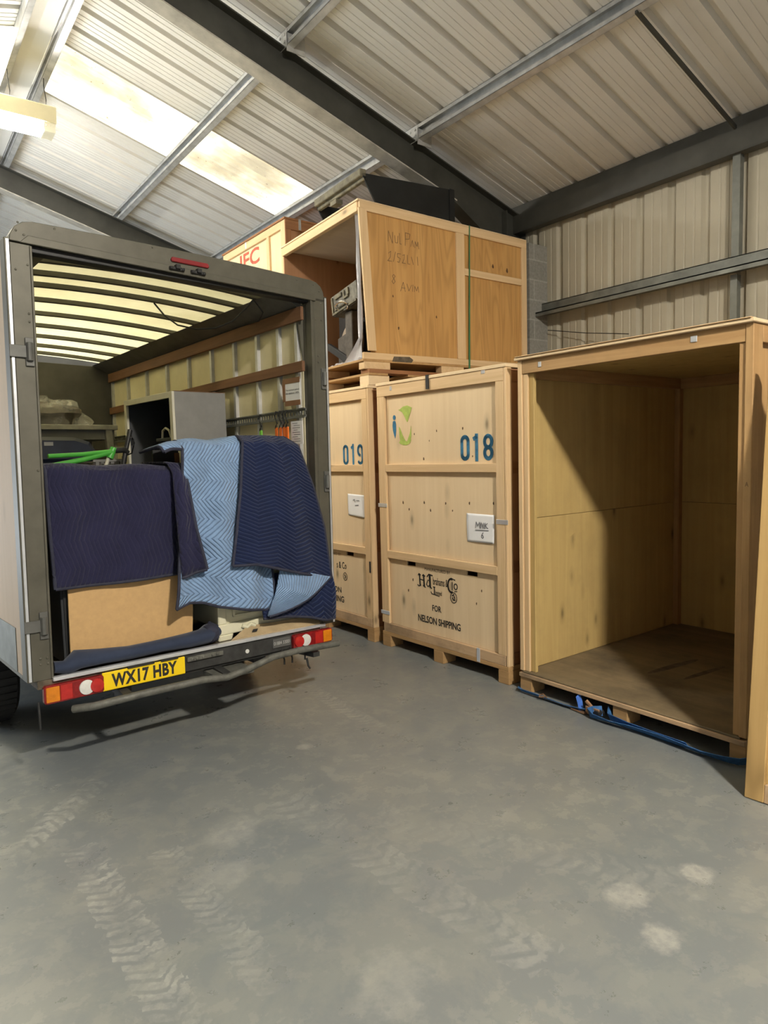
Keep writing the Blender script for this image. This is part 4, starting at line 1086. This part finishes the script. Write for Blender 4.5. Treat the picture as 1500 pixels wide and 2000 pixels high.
np_ = V('number_plate', .315, .785, -.02, -.008, .425, .525, m='plate_yellow')
text('registration_lettering', 'WX17 HBY', 'ink', np_, .362, .735, .437, .512, -.0206, .042, space=1.08)
mb = MB().box(.45, .60, -.03, -.02, .525, .535).box(.64, .74, -.03, -.02, .525, .535); mb.build('plate_lamp', 'black', van)
def tail_light(a0, a1, flip):
    h = MB().prism([(a0, .432), (a0+.012, .425), (a1-.01, .428), (a1, .44), (a1, .512), (a1-.01, .52), (a0+.01, .52), (a0, .51)], 'y', -.035, .0)
    o = h.build('tail_light', 'lens_red', van, bevel=.004)
    Lw = a1-a0
    X = (lambda u: a0+u*Lw) if not flip else (lambda u: a1-u*Lw)
    def seg(n, u0, u1, m, y=-.04):
        a, b = sorted((X(u0), X(u1))); MB().box(a, b, y, -.034, .434, .513).build(n, m, o, bevel=.006)
    seg('amber_lens', .03, .25, 'lens_amber'); seg('red_lens', .26, .46, 'lens_bright_red')
    MB().lathe((X(.70), -.034, .474), 'y', [(.040, 0), (.038, -.007), (.02, -.010)], 22).build('white_lens', 'lens_white', o, True)
    MB().lathe((X(.87), -.034, .474), 'y', [(.037, 0), (.035, -.011), (.015, -.015)], 22).build('red_lens', 'lens_bright_red', o, True)
tail_light(.02, .318, False); tail_light(1.53, 1.845, True)
def wheel(a, d, lift):
    o = MB().lathe((a, d, .31+lift), 'x', [(.20, -.10), (.29, -.10), (.315, -.08), (.32, 0), (.315, .08), (.29, .10), (.20, .10)], 32)
    for k in range(40):
        t = 2*PI*k/40; c, s_ = math.cos(t), math.sin(t)
        o.box(a-.075, a+.075, d+c*.316-.012, d+c*.316+.012, .31+lift+s_*.316-.012, .31+lift+s_*.316+.012)
    w_ = o.build('wheel', 'rubber', van)
    MB().lathe((a, d, .31+lift), 'x', [(.05, -.105), (.19, -.07), (.2, -.09), (.2, .09), (.19, .07), (.05, .105)], 24).build('wheel_rim', 'galv_dull', w_, True)
for a, l in ((.03, .03), (1.74, .062)): wheel(a, 1.25, l); wheel(a, 4.45, l+.06)
mb = MB().prism([(.90, .52), (.95, .62), (1.55, .62), (1.6, .52), (1.56, .52), (1.25, .60), (.94, .52)], 'x', -.06, .16); mb.build('mudguard', 'black', van)
V('cab', .05, 1.72, DL+.02, DL+1.7, .45, 2.1, m='white_dirty', bv=.12)

# ------------------------------------------------------------------ load: frame = van rear, level with the ground
def vr(name, loc=(0, 0, 0)):
    c, s = math.cos(VT), math.sin(VT); a, d, z = loc
    return empty(name, (VX+c*a-s*d, VY+s*a+c*d, z), (0, 0, VT))
def lerp_poly(P, t):
    P = [Vector(p) for p in P]; ls = [(P[k+1]-P[k]).length for k in range(len(P)-1)]; T = sum(ls)*t
    for k, l in enumerate(ls):
        if T <= l or k == len(ls)-1: return P[k]+(P[k+1]-P[k])*min(1, T/max(l, 1e-6))
        T -= l
def cloth(name, Lp, Rp, mat, parent=None, nu=40, nv=50, fold=None, bottom=None, th=.012, bind=True, top=None, bind_sides='lrb'):
    v = []; uv = []
    for j in range(nv+1):
        t = j/nv; a = lerp_poly(Lp, t); b = lerp_poly(Rp, t)
        for i in range(nu+1):
            u = i/nu; p = a.lerp(b, u)
            if bottom: 
                q = lerp_poly(bottom, u); base = Vector(Lp[-1]).lerp(Vector(Rp[-1]), u)
                p += (q-base)*(t**5)
            if top:
                q = lerp_poly(top, u); base = Vector(Lp[0]).lerp(Vector(Rp[0]), u)
                p += (q-base)*((1-t)**5)
            if fold: p += Vector(fold(u, t))
            v.append(p)
    wl = (Vector(Rp[0])-Vector(Lp[0])).length; hl = sum((Vector(Lp[k+1])-Vector(Lp[k])).length for k in range(len(Lp)-1))
    f = [(j*(nu+1)+i, j*(nu+1)+i+1, (j+1)*(nu+1)+i+1, (j+1)*(nu+1)+i) for j in range(nv) for i in range(nu)]
    me = bpy.data.meshes.new(name); me.from_pydata([tuple(p) for p in v], [], f); me.materials.append(M[mat])
    ul = me.uv_layers.new(name='UVMap')
    for lp in me.loops:
        k = lp.vertex_index; ul.data[lp.index].uv = ((k % (nu+1))/nu*wl, (k//(nu+1))/nv*hl)
    me.polygons.foreach_set('use_smooth', [True]*len(me.polygons))
    o = bpy.data.objects.new(name, me); COL.objects.link(o)
    if parent: o.parent = parent
    sm = o.modifiers.new('solid', 'SOLIDIFY'); sm.thickness = th; sm.offset = 0
    if bind:
        for sd in bind_sides:
            ks = {'l': [j*(nu+1) for j in range(nv+1)], 'r': [j*(nu+1)+nu for j in range(nv+1)], 'b': [nv*(nu+1)+i for i in range(nu+1)], 't': list(range(nu+1))}[sd]
            MB().tube([v[k] for k in ks], .0095, 8).build('binding', 'binding', parent, True)
    return o
sin = math.sin
# hidden load that the blankets hang over
bx = vr('wooden_chest'); tag(bx, 'dark chest wrapped under the purple blanket in the van', 'chest')
MB().box(.19, .86, .16, .80, .552, 1.585).build('body', 'laminate_dark', bx, bevel=.01)
MB().box(.18, .87, .15, .81, 1.585, 1.60).build('lid', 'black', bx, bevel=.004)
MB().box(.20, .84, .152, .16, .60, 1.0).build('door', 'black', bx)
cc = vr('cream_cabinet'); tag(cc, 'cream painted cabinet with moulded panels under the light blue blanket', 'cabinet')
MB().box(1.075, 1.64, .10, .80, .60, 1.73).build('body', 'cream_paint', cc, bevel=.006)
MB().box(1.06, 1.64, .075, .14, .56, .625).prism([(1.06, .522), (1.15, .522), (1.165, .56), (1.06, .56)], 'y', .075, .14).build('plinth', 'cream_paint', cc, bevel=.006)
for a0, a1 in ((1.17, 1.40), (1.43, 1.63)):
    m_ = MB().box(a0, a1, .085, .10, .66, .675).box(a0, a1, .085, .10, 1.4, 1.42).box(a0, a0+.016, .085, .10, .66, 1.42).box(a1-.016, a1, .085, .10, .66, 1.42).box(a0+.05, a1-.05, .090, .10, .71, 1.35)
    m_.build('door_moulding', 'cream_paint', cc, bevel=.004)
MB().box(1.065, 1.12, .08, .105, .625, 1.73).build('pilaster', 'cream_paint', cc, bevel=.006)
MB().tube([(1.22, .072, .60), (1.25, .066, .585), (1.28, .07, .60), (1.31, .066, .585)], .014, 8).build('carved_scroll', 'cream_paint', cc, True)
# hardboard sheet
hbd = vr('hardboard_panel'); tag(hbd, 'plain tan hardboard panel standing below the purple blanket', 'board')
MB().prism([(.206, .610), (.905, .562), (.918, .76), (.915, 1.06), (.215, 1.06)], 'y', .112, .128).build('board', 'mdf', hbd, bevel=.002)
# purple blanket
pb = vr('moving_blanket'); tag(pb, 'dull purple quilted blanket draped over the load at left in the van', 'blanket', 'quilted moving blankets')
cloth('quilt', [(.145, .62, 1.64), (.145, .16, 1.645), (.142, .10, 1.615), (.138, .085, 1.30), (.140, .075, .995)],
      [(.86, .62, 1.615), (.86, .16, 1.618), (.852, .10, 1.585), (.835, .085, 1.30), (.822, .075, .982)], 'purple', pb, 44, 56,
      lambda u, t: (0, .010*sin(u*9+t*5)*min(1, t*2)+.006*sin(u*23+t*2)*sin(t*3.1), .006*sin(u*11)*(t < .45)),
      bottom=[(.140, .075, .995), (.45, .07, .985), (.822, .075, .985)])
cloth('side_flap', [(.80, .50, 1.640), (.80, .10, 1.640), (.80, .03, 1.58), (.79, -.01, 1.30), (.79, -.03, .978)],
      [(.89, .45, 1.625), (.885, .10, 1.628), (.882, .01, 1.52), (.893, -.045, 1.25), (.935, -.06, 1.012)], 'purple', pb, 10, 40,
      lambda u, t: (0, .012*sin(u*6+t*4), 0), bind_sides='rb')
# light blue blanket
lb = vr('moving_blanket'); tag(lb, 'light blue quilted blanket with dark binding hanging in the middle of the van', 'blanket', 'quilted moving blankets')
cloth('quilt', [(.865, .42, 1.73), (.862, .11, 1.765), (.873, .045, 1.72), (.845, .01, 1.38), (.775, -.02, 1.0), (.744, -.03, .803)],
      [(1.33, .42, 1.78), (1.33, .11, 1.785), (1.33, .06, 1.73), (1.36, .02, 1.38), (1.42, .0, 1.0), (1.42, -.02, .70)], 'sky_blue', lb, 56, 70,
      lambda u, t: (0, (.022*sin(u*8+1.2*sin(t*4))+.013*sin(u*17+t*6)+.006*sin(u*5-t*22))*min(1, max(0, t-.2)*2.2), .01*sin(u*9)*(t < .3)),
      bottom=[(.744, -.03, .803), (.84, -.03, .822), (.918, -.03, .812), (1.03, -.03, .765), (1.148, -.03, .738), (1.35, -.02, .692), (1.42, -.02, .70)])
cloth('turned_corner', [(.745, .36, 1.705), (.745, .07, 1.735), (.76, .045, 1.70)], [(.87, .36, 1.74), (.868, .07, 1.768), (.868, .05, 1.72)], 'sky_blue', lb, 10, 10, lambda u, t: (0, 0, .008*sin(u*4)), bind_sides='lb')
# navy blanket (upper flap)
nb = vr('moving_blanket'); tag(nb, 'navy chevron quilted blanket hanging against the right post of the van', 'blanket', 'quilted moving blankets')
cloth('quilt', [(1.262, .42, 1.775), (1.262, .10, 1.792), (1.258, .03, 1.755), (1.205, -.02, 1.45), (1.15, -.05, 1.20), (1.109, -.06, 1.008)],
      [(1.60, .42, 1.775), (1.60, .10, 1.785), (1.665, .03, 1.725), (1.740, -.02, 1.46), (1.802, -.05, 1.18), (1.838, -.065, .835)], 'navy', nb, 56, 70,
      lambda u, t: (0, (.012*sin(u*6+t*3)+.007*sin(u*13-t*4))*min(1, t*1.5)-.02*sin(PI*u)*t*t, .012*sin(u*PI)*(1-t)**2),
      bottom=[(1.109, -.06, 1.008), (1.25, -.065, 1.005), (1.421, -.07, .952), (1.654, -.07, .882), (1.838, -.065, .838)])
# navy blanket (lower layer) with its light blue back turned out
nl = vr('moving_blanket'); tag(nl, 'navy blanket bunched on the sill with its pale blue corner turned out', 'blanket', 'quilted moving blankets')
cloth('quilt', [(1.345, .05, .90), (1.335, .02, .76), (1.325, -.01, .640)],
      [(1.832, -.05, .93), (1.862, -.055, .76), (1.868, -.05, .552)], 'navy', nl, 40, 34,
      lambda u, t: (0, .012*sin(u*9+t*4), 0), bottom=[(1.325, -.01, .640), (1.5, -.03, .625), (1.66, -.04, .595), (1.79, -.045, .553), (1.868, -.05, .555)], bind_sides='b')
cloth('turned_out_lining', [(1.448, -.045, .955), (1.40, -.052, .80), (1.335, -.05, .662)],
      [(1.828, -.066, .845), (1.65, -.075, .765), (1.345, -.055, .655)], 'sky_blue', nl, 30, 34,
      lambda u, t: (0, -.02*sin(PI*u)*(1-t), -.035*sin(PI*t)*u), bind_sides='r')
cloth('side_fold', [(1.64, .05, 1.40), (1.70, .02, 1.0), (1.79, .0, .60)], [(1.755, .0, 1.38), (1.845, -.045, .95), (1.873, -.04, .56)], 'navy', nl, 14, 30, lambda u, t: (0, .012*sin(u*7), 0), bind=False)
# denim blue roll on the van floor
rl = vr('rolled_blanket'); tag(rl, 'rolled dark blue blanket lying along the van sill under the hardboard', 'blanket', 'quilted moving blankets')
pts = [(.10, .05, .590), (.16, .045, .582), (.22, .05, .603), (.34, .06, .590), (.5, .06, .585), (.7, .065, .58), (.85, .062, .585), (.96, .066, .59), (1.03, .11, .60)]
o = MB().tube(pts, [.03, .045, .055, .048, .046, .045, .05, .055, .05], 16, flat=(1.35, .85))
for i, vv in enumerate(o.v): o.v[i] = (vv[0], vv[1]+.006*sin(vv[0]*40), vv[2]+.007*sin(vv[0]*55+vv[1]*30))
ob = o.build('roll', 'denim', rl, True)
MB().tube([(.985, .02, .57), (1.03, .03, .60), (1.05, .08, .625), (1.03, .14, .64)], .012, 8).build('binding', 'binding', rl, True)
MB().lathe((1.0, .075, .59), 'x', [(.05, -.03), (.06, .0), (.05, .04), (.02, .055)], 14).build('tucked_end', 'binding', rl, True)
# flattened cardboard
cd = vr('cardboard_sheet'); tag(cd, 'flattened cardboard sheet slid under the cream cabinet on the van floor', 'cardboard')
m_ = MB(); m_.v = [(1.12, .03, .535), (1.77, -.005, .528), (1.78, .045, .572), (1.25, .062, .592), (1.12, .03, .529), (1.77, -.005, .522), (1.78, .045, .566), (1.25, .062, .586)]
m_.f = [(0, 1, 2, 3), (7, 6, 5, 4), (0, 4, 5, 1), (1, 5, 6, 2), (2, 6, 7, 3), (3, 7, 4, 0)]; m_.build('sheet', 'card', cd)
mb = MB(); m_ = MB().prism([(1.265, .556), (1.30, .556), (1.31, .572), (1.275, .574)], 'y', .028, .0285); m_.build('printed_mark', 'black', cd)

# grey wardrobe on its side against the wall
wd = vr('wardrobe'); tag(wd, 'grey laminate open cupboard standing by the right wall inside the van', 'cupboard')
a0, a1, d0, d1, z0, z1 = 1.27, 1.70, 1.05, 1.99, .56, 2.155
MB().box(a0+.02, a1, d0, d0+.018, z0, z1).build('side_panel', 'laminate', wd, bevel=.002)
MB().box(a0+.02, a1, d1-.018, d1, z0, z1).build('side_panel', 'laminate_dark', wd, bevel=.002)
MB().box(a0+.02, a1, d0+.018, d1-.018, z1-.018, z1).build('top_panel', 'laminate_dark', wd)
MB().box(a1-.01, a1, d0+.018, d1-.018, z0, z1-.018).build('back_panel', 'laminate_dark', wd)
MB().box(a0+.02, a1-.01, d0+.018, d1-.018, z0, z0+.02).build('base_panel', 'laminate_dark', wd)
m_ = MB().box(a0, a0+.02, d0-.002, d0+.05, z0, z1).box(a0, a0+.02, d1-.05, d1, z0, z1).box(a0, a0+.02, d0+.05, d1-.05, z1-.045, z1); m_.build('edge_trim', 'edging', wd, bevel=.002)
MB().box(a0+.02, a1, d0-.001, d1, z1, z1+.004).build('top_edge', 'timber_rail', wd)
MB().box(a0+.04, a1-.01, d0+.018, d1-.018, 1.60, 1.62).build('shelf', 'laminate', wd)
tb = vr('toolbox'); tag(tb, 'dark box with a pale looped handle inside the grey cupboard', 'box')
MB().box(1.33, 1.62, 1.10, 1.48, 1.62, 1.80).build('body', 'dark_blue_plastic', tb, bevel=.006)
MB().box(1.32, 1.63, 1.09, 1.49, 1.80, 1.825).build('lid', 'laminate_dark', tb, bevel=.004)
MB().tube([(1.34, 1.25, 1.825), (1.335, 1.27, 1.88), (1.335, 1.33, 1.90), (1.335, 1.39, 1.88), (1.34, 1.41, 1.825)], .009, 8).build('handle', 'edging', tb, True)
# dark panel leaning between wardrobe and cabinet
ln = vr('dark_board'); tag(ln, 'dark board standing behind the turned corner of the light blue blanket', 'board')
MB().box(.88, 1.05, .50, .52, .552, 1.72).build('board', 'black', ln)
MB().box(1.02, 1.05, .488, .50, .552, 1.70).build('edge_strip', 'timber_rail', ln)
# white trestle table with a wrapped bundle, at the far end
tt = vr('table'); tag(tt, 'dirty white table turned against the grey bulkhead in the van', 'table')
MB().box(.60, 1.44, 2.62, 3.30, 1.945, 1.99).build('tabletop', 'white_dirty', tt, bevel=.004)
MB().box(.62, 1.42, 2.66, 3.26, 1.86, 1.945).build('apron', 'laminate', tt)
m_ = MB().prism([(1.33, 1.95), (1.39, 1.95), (1.47, .53), (1.41, .53)], 'y', 2.63, 2.69); m_.build('leg', 'white_dirty', tt, bevel=.004)
m_ = MB().prism([(1.33, 1.95), (1.39, 1.95), (1.47, .52), (1.41, .52)], 'y', 3.2, 3.26); m_.build('leg', 'white_dirty', tt, bevel=.004)
m_ = MB().box(.62, .68, 2.63, 2.69, .53, 1.95); m_.build('leg', 'white_dirty', tt, bevel=.004)
m_ = MB().box(.62, .68, 3.2, 3.26, .52, 1.95); m_.build('leg', 'white_dirty', tt, bevel=.004)
def lumpy(c, r, seed, seg=18, rings=12, wob=.25):
    m_ = MB(); rnd = random.Random(seed); ph = [rnd.uniform(0, 6) for _ in range(6)]
    for j in range(rings+1):
        th = PI*j/rings
        for i in range(seg):
            fi = 2*PI*i/seg
            k = 1+wob*(sin(3*fi+ph[0]+2*th)*.5+sin(5*th+ph[1]+fi)*.4+sin(7*fi+ph[2]-3*th)*.25)
            z = math.cos(th)*r[2]*k; z = max(z, -r[2]*.55)
            m_.v.append((c[0]+math.sin(th)*math.cos(fi)*r[0]*k, c[1]+math.sin(th)*math.sin(fi)*r[1]*k, c[2]+z))
    for j in range(rings):
        for i in range(seg): m_.f.append((j*seg+i, j*seg+(i+1) % seg, (j+1)*seg+(i+1) % seg, (j+1)*seg+i))
    return m_
bd = vr('wrapped_bundle'); tag(bd, 'bundle wrapped in crumpled clear plastic on the white table', 'bundle')
lumpy((.93, 2.9, 2.06), (.27, .22, .125), 3).build('contents', 'machine', bd, True)
lumpy((.93, 2.9, 2.07), (.33, .26, .148), 5, 26, 18, .32).build('plastic_wrap', 'film', bd, True)
# dark tub under the table
ts = vr('storage_tub'); tag(ts, 'black domed plastic tub below the white table', 'tub')
m_ = MB().prism([(.45, 1.66), (1.17, 1.66), (1.16, 1.74), (1.10, 1.83), (.98, 1.87), (.45, 1.88)], 'y', 2.35, 2.60); m_.build('tub', 'dark_blue_plastic', ts, bevel=.03)
m_ = MB().box(.58, .70, 2.343, 2.35, 1.80, 1.83).box(.73, .80, 2.343, 2.35, 1.80, 1.83); m_.build('label_patch', 'laminate', ts)
MB().box(.42, 1.22, 2.3, 2.62, .535, 1.66).build('base', 'dark_blue_plastic', ts)
# folding bicycle: green frame, black stem
bk = vr('bicycle'); tag(bk, 'bicycle with bright green frame and black stem lying on the load', 'bicycle')
MB().tube([(.55, 1.58, 1.705), (.80, 1.6, 1.715), (1.03, 1.62, 1.735)], .017, 10).build('top_tube', 'green_paint', bk, True)
MB().tube([(.55, 1.60, 1.63), (.80, 1.6, 1.675), (1.03, 1.62, 1.73)], .020, 10).build('down_tube', 'green_paint', bk, True)
MB().tube([(1.00, 1.62, 1.68), (1.04, 1.63, 1.76)], .026, 12).build('head_tube', 'green_paint', bk, True)
MB().tube([(1.00, 1.63, 1.70), (.96, 1.62, 1.60), (.93, 1.62, 1.52)], .014, 10).build('fork', 'edging', bk, True)
MB().tube([(1.04, 1.63, 1.74), (1.12, 1.63, 1.745), (1.145, 1.64, 1.72)], .024, 10).build('clamp', 'black', bk, True)
MB().tube([(1.10, 1.64, 1.58), (1.13, 1.64, 1.72), (1.185, 1.66, 1.90)], .019, 10).build('handlebar_post', 'black', bk, True)
MB().tube([(1.175, 1.62, 1.84), (1.20, 1.66, 1.83), (1.205, 1.67, 1.78)], .009, 8).build('brake_lever', 'black', bk, True)
MB().tube([(1.19, 1.67, 1.86), (1.22, 1.68, 1.80), (1.235, 1.78, 1.72), (1.20, 1.9, 1.69)], .006, 6).build('brake_cable', 'black', bk, True)
MB().tube([(.75+.22*math.cos(k*2*PI/32), 1.66, 1.42+.22*sin(k*2*PI/32)) for k in range(33)], .02, 8, cap=False).build('wheel', 'rubber', bk, True)
# grey perforated crate top behind the bicycle
gr = vr('slatted_crate'); tag(gr, 'grey slatted plastic crate behind the bicycle stem in the van', 'crate')
m_ = MB().box(.98, 1.24, 1.95, 2.25, .54, 1.66)
m_.build('body', 'machine', gr, bevel=.006)
m_ = MB()
for k in range(6): m_.box(1.0+.04*k, 1.025+.04*k, 1.94, 1.952, 1.62, 1.655)
m_.box(.98, 1.25, 1.935, 1.955, 1.655, 1.675).box(.98, 1.25, 1.935, 1.955, 1.60, 1.615); m_.build('rim', 'laminate', gr)
# tan carton under the purple blanket's far edge
ct = vr('carton'); tag(ct, 'tan carton just showing behind the purple blanket top edge', 'carton')
MB().box(.78, 1.02, .82, 1.20, .55, 1.62).build('body', 'card', ct, bevel=.004)

# notices on the van's right wall
def wall_sheet(name, d0, d1, z0, z1, label, a=1.752, frame=False, lines=()):
    r = vr(name); tag(r, label, 'notice')
    MB().box(a-.003, a, d0, d1, z0, z1).build('sheet', 'paper', r)
    return r
n1 = wall_sheet('notice', .085, .275, 2.02, 2.165, 'white payload notice framed in brown tape on the right van wall', 1.738)
m_ = MB().box(1.733, 1.736, .085, .29, 2.15, 2.185).box(1.733, 1.736, .262, .295, 2.03, 2.17).box(1.733, 1.736, .085, .27, 2.0, 2.035); m_.build('brown_tape', 'tape', n1)
for k, (s_, zz) in enumerate((('The maximum payload', 2.098), ('this vehicle is 1140 k', 2.078))):
    t = text('printed_line', s_, 'ink', n1, .255, .095, zz, zz+.013, 1.7335, .01, plane='yz')
n2 = wall_sheet('notice', .07, .21, 1.74, 1.895, 'white printed sheet behind the orange straps on the van wall', 1.738)
for k in range(9): MB().strip([(.10+.03*(k % 3 == 0), 1.88-.015*k), (.19-.015*(k % 2), 1.88-.015*k)], .003, 'yz', 1.7345, .0006).build('printed_line', 'ink_grey', n2)
# hooked straps hanging from the lashing track
def hooked(d, mat, label, ztop=1.944):
    r = vr('bungee_strap', (1.735, d, 0)); tag(r, label, 'strap', 'hooked straps on the lashing track')
    MB().tube([(-.018, -.008, ztop+.018), (-.030, 0, ztop+.026), (-.036, .012, ztop), (-.03, .006, ztop-.03), (-.03, -.012, ztop-.055), (-.034, .0, ztop-.075), (-.03, .012, ztop-.09)], .0055, 6).build('hook', 'black', r, True)
    MB().box(-.034, -.024, -.013, .013, ztop-.27, ztop-.085).build('webbing', mat, r)
    return r
hooked(.555, 'lime', 'hooked strap with green webbing, alone on the lashing track', 1.935)
for d, s_ in ((.345, 'leftmost'), (.295, 'second from left'), (.25, 'third from left'), (.212, 'rightmost')): hooked(d, 'orange', '%s of the four orange hooked straps on the lashing track' % s_)
# red box beside the right post
rbx = vr('red_case'); tag(rbx, 'dark red case wedged behind the navy blanket by the right post', 'case')
MB().box(1.66, 1.72, .13, .40, 1.50, 1.66).build('case', 'marker_red', rbx, bevel=.006)
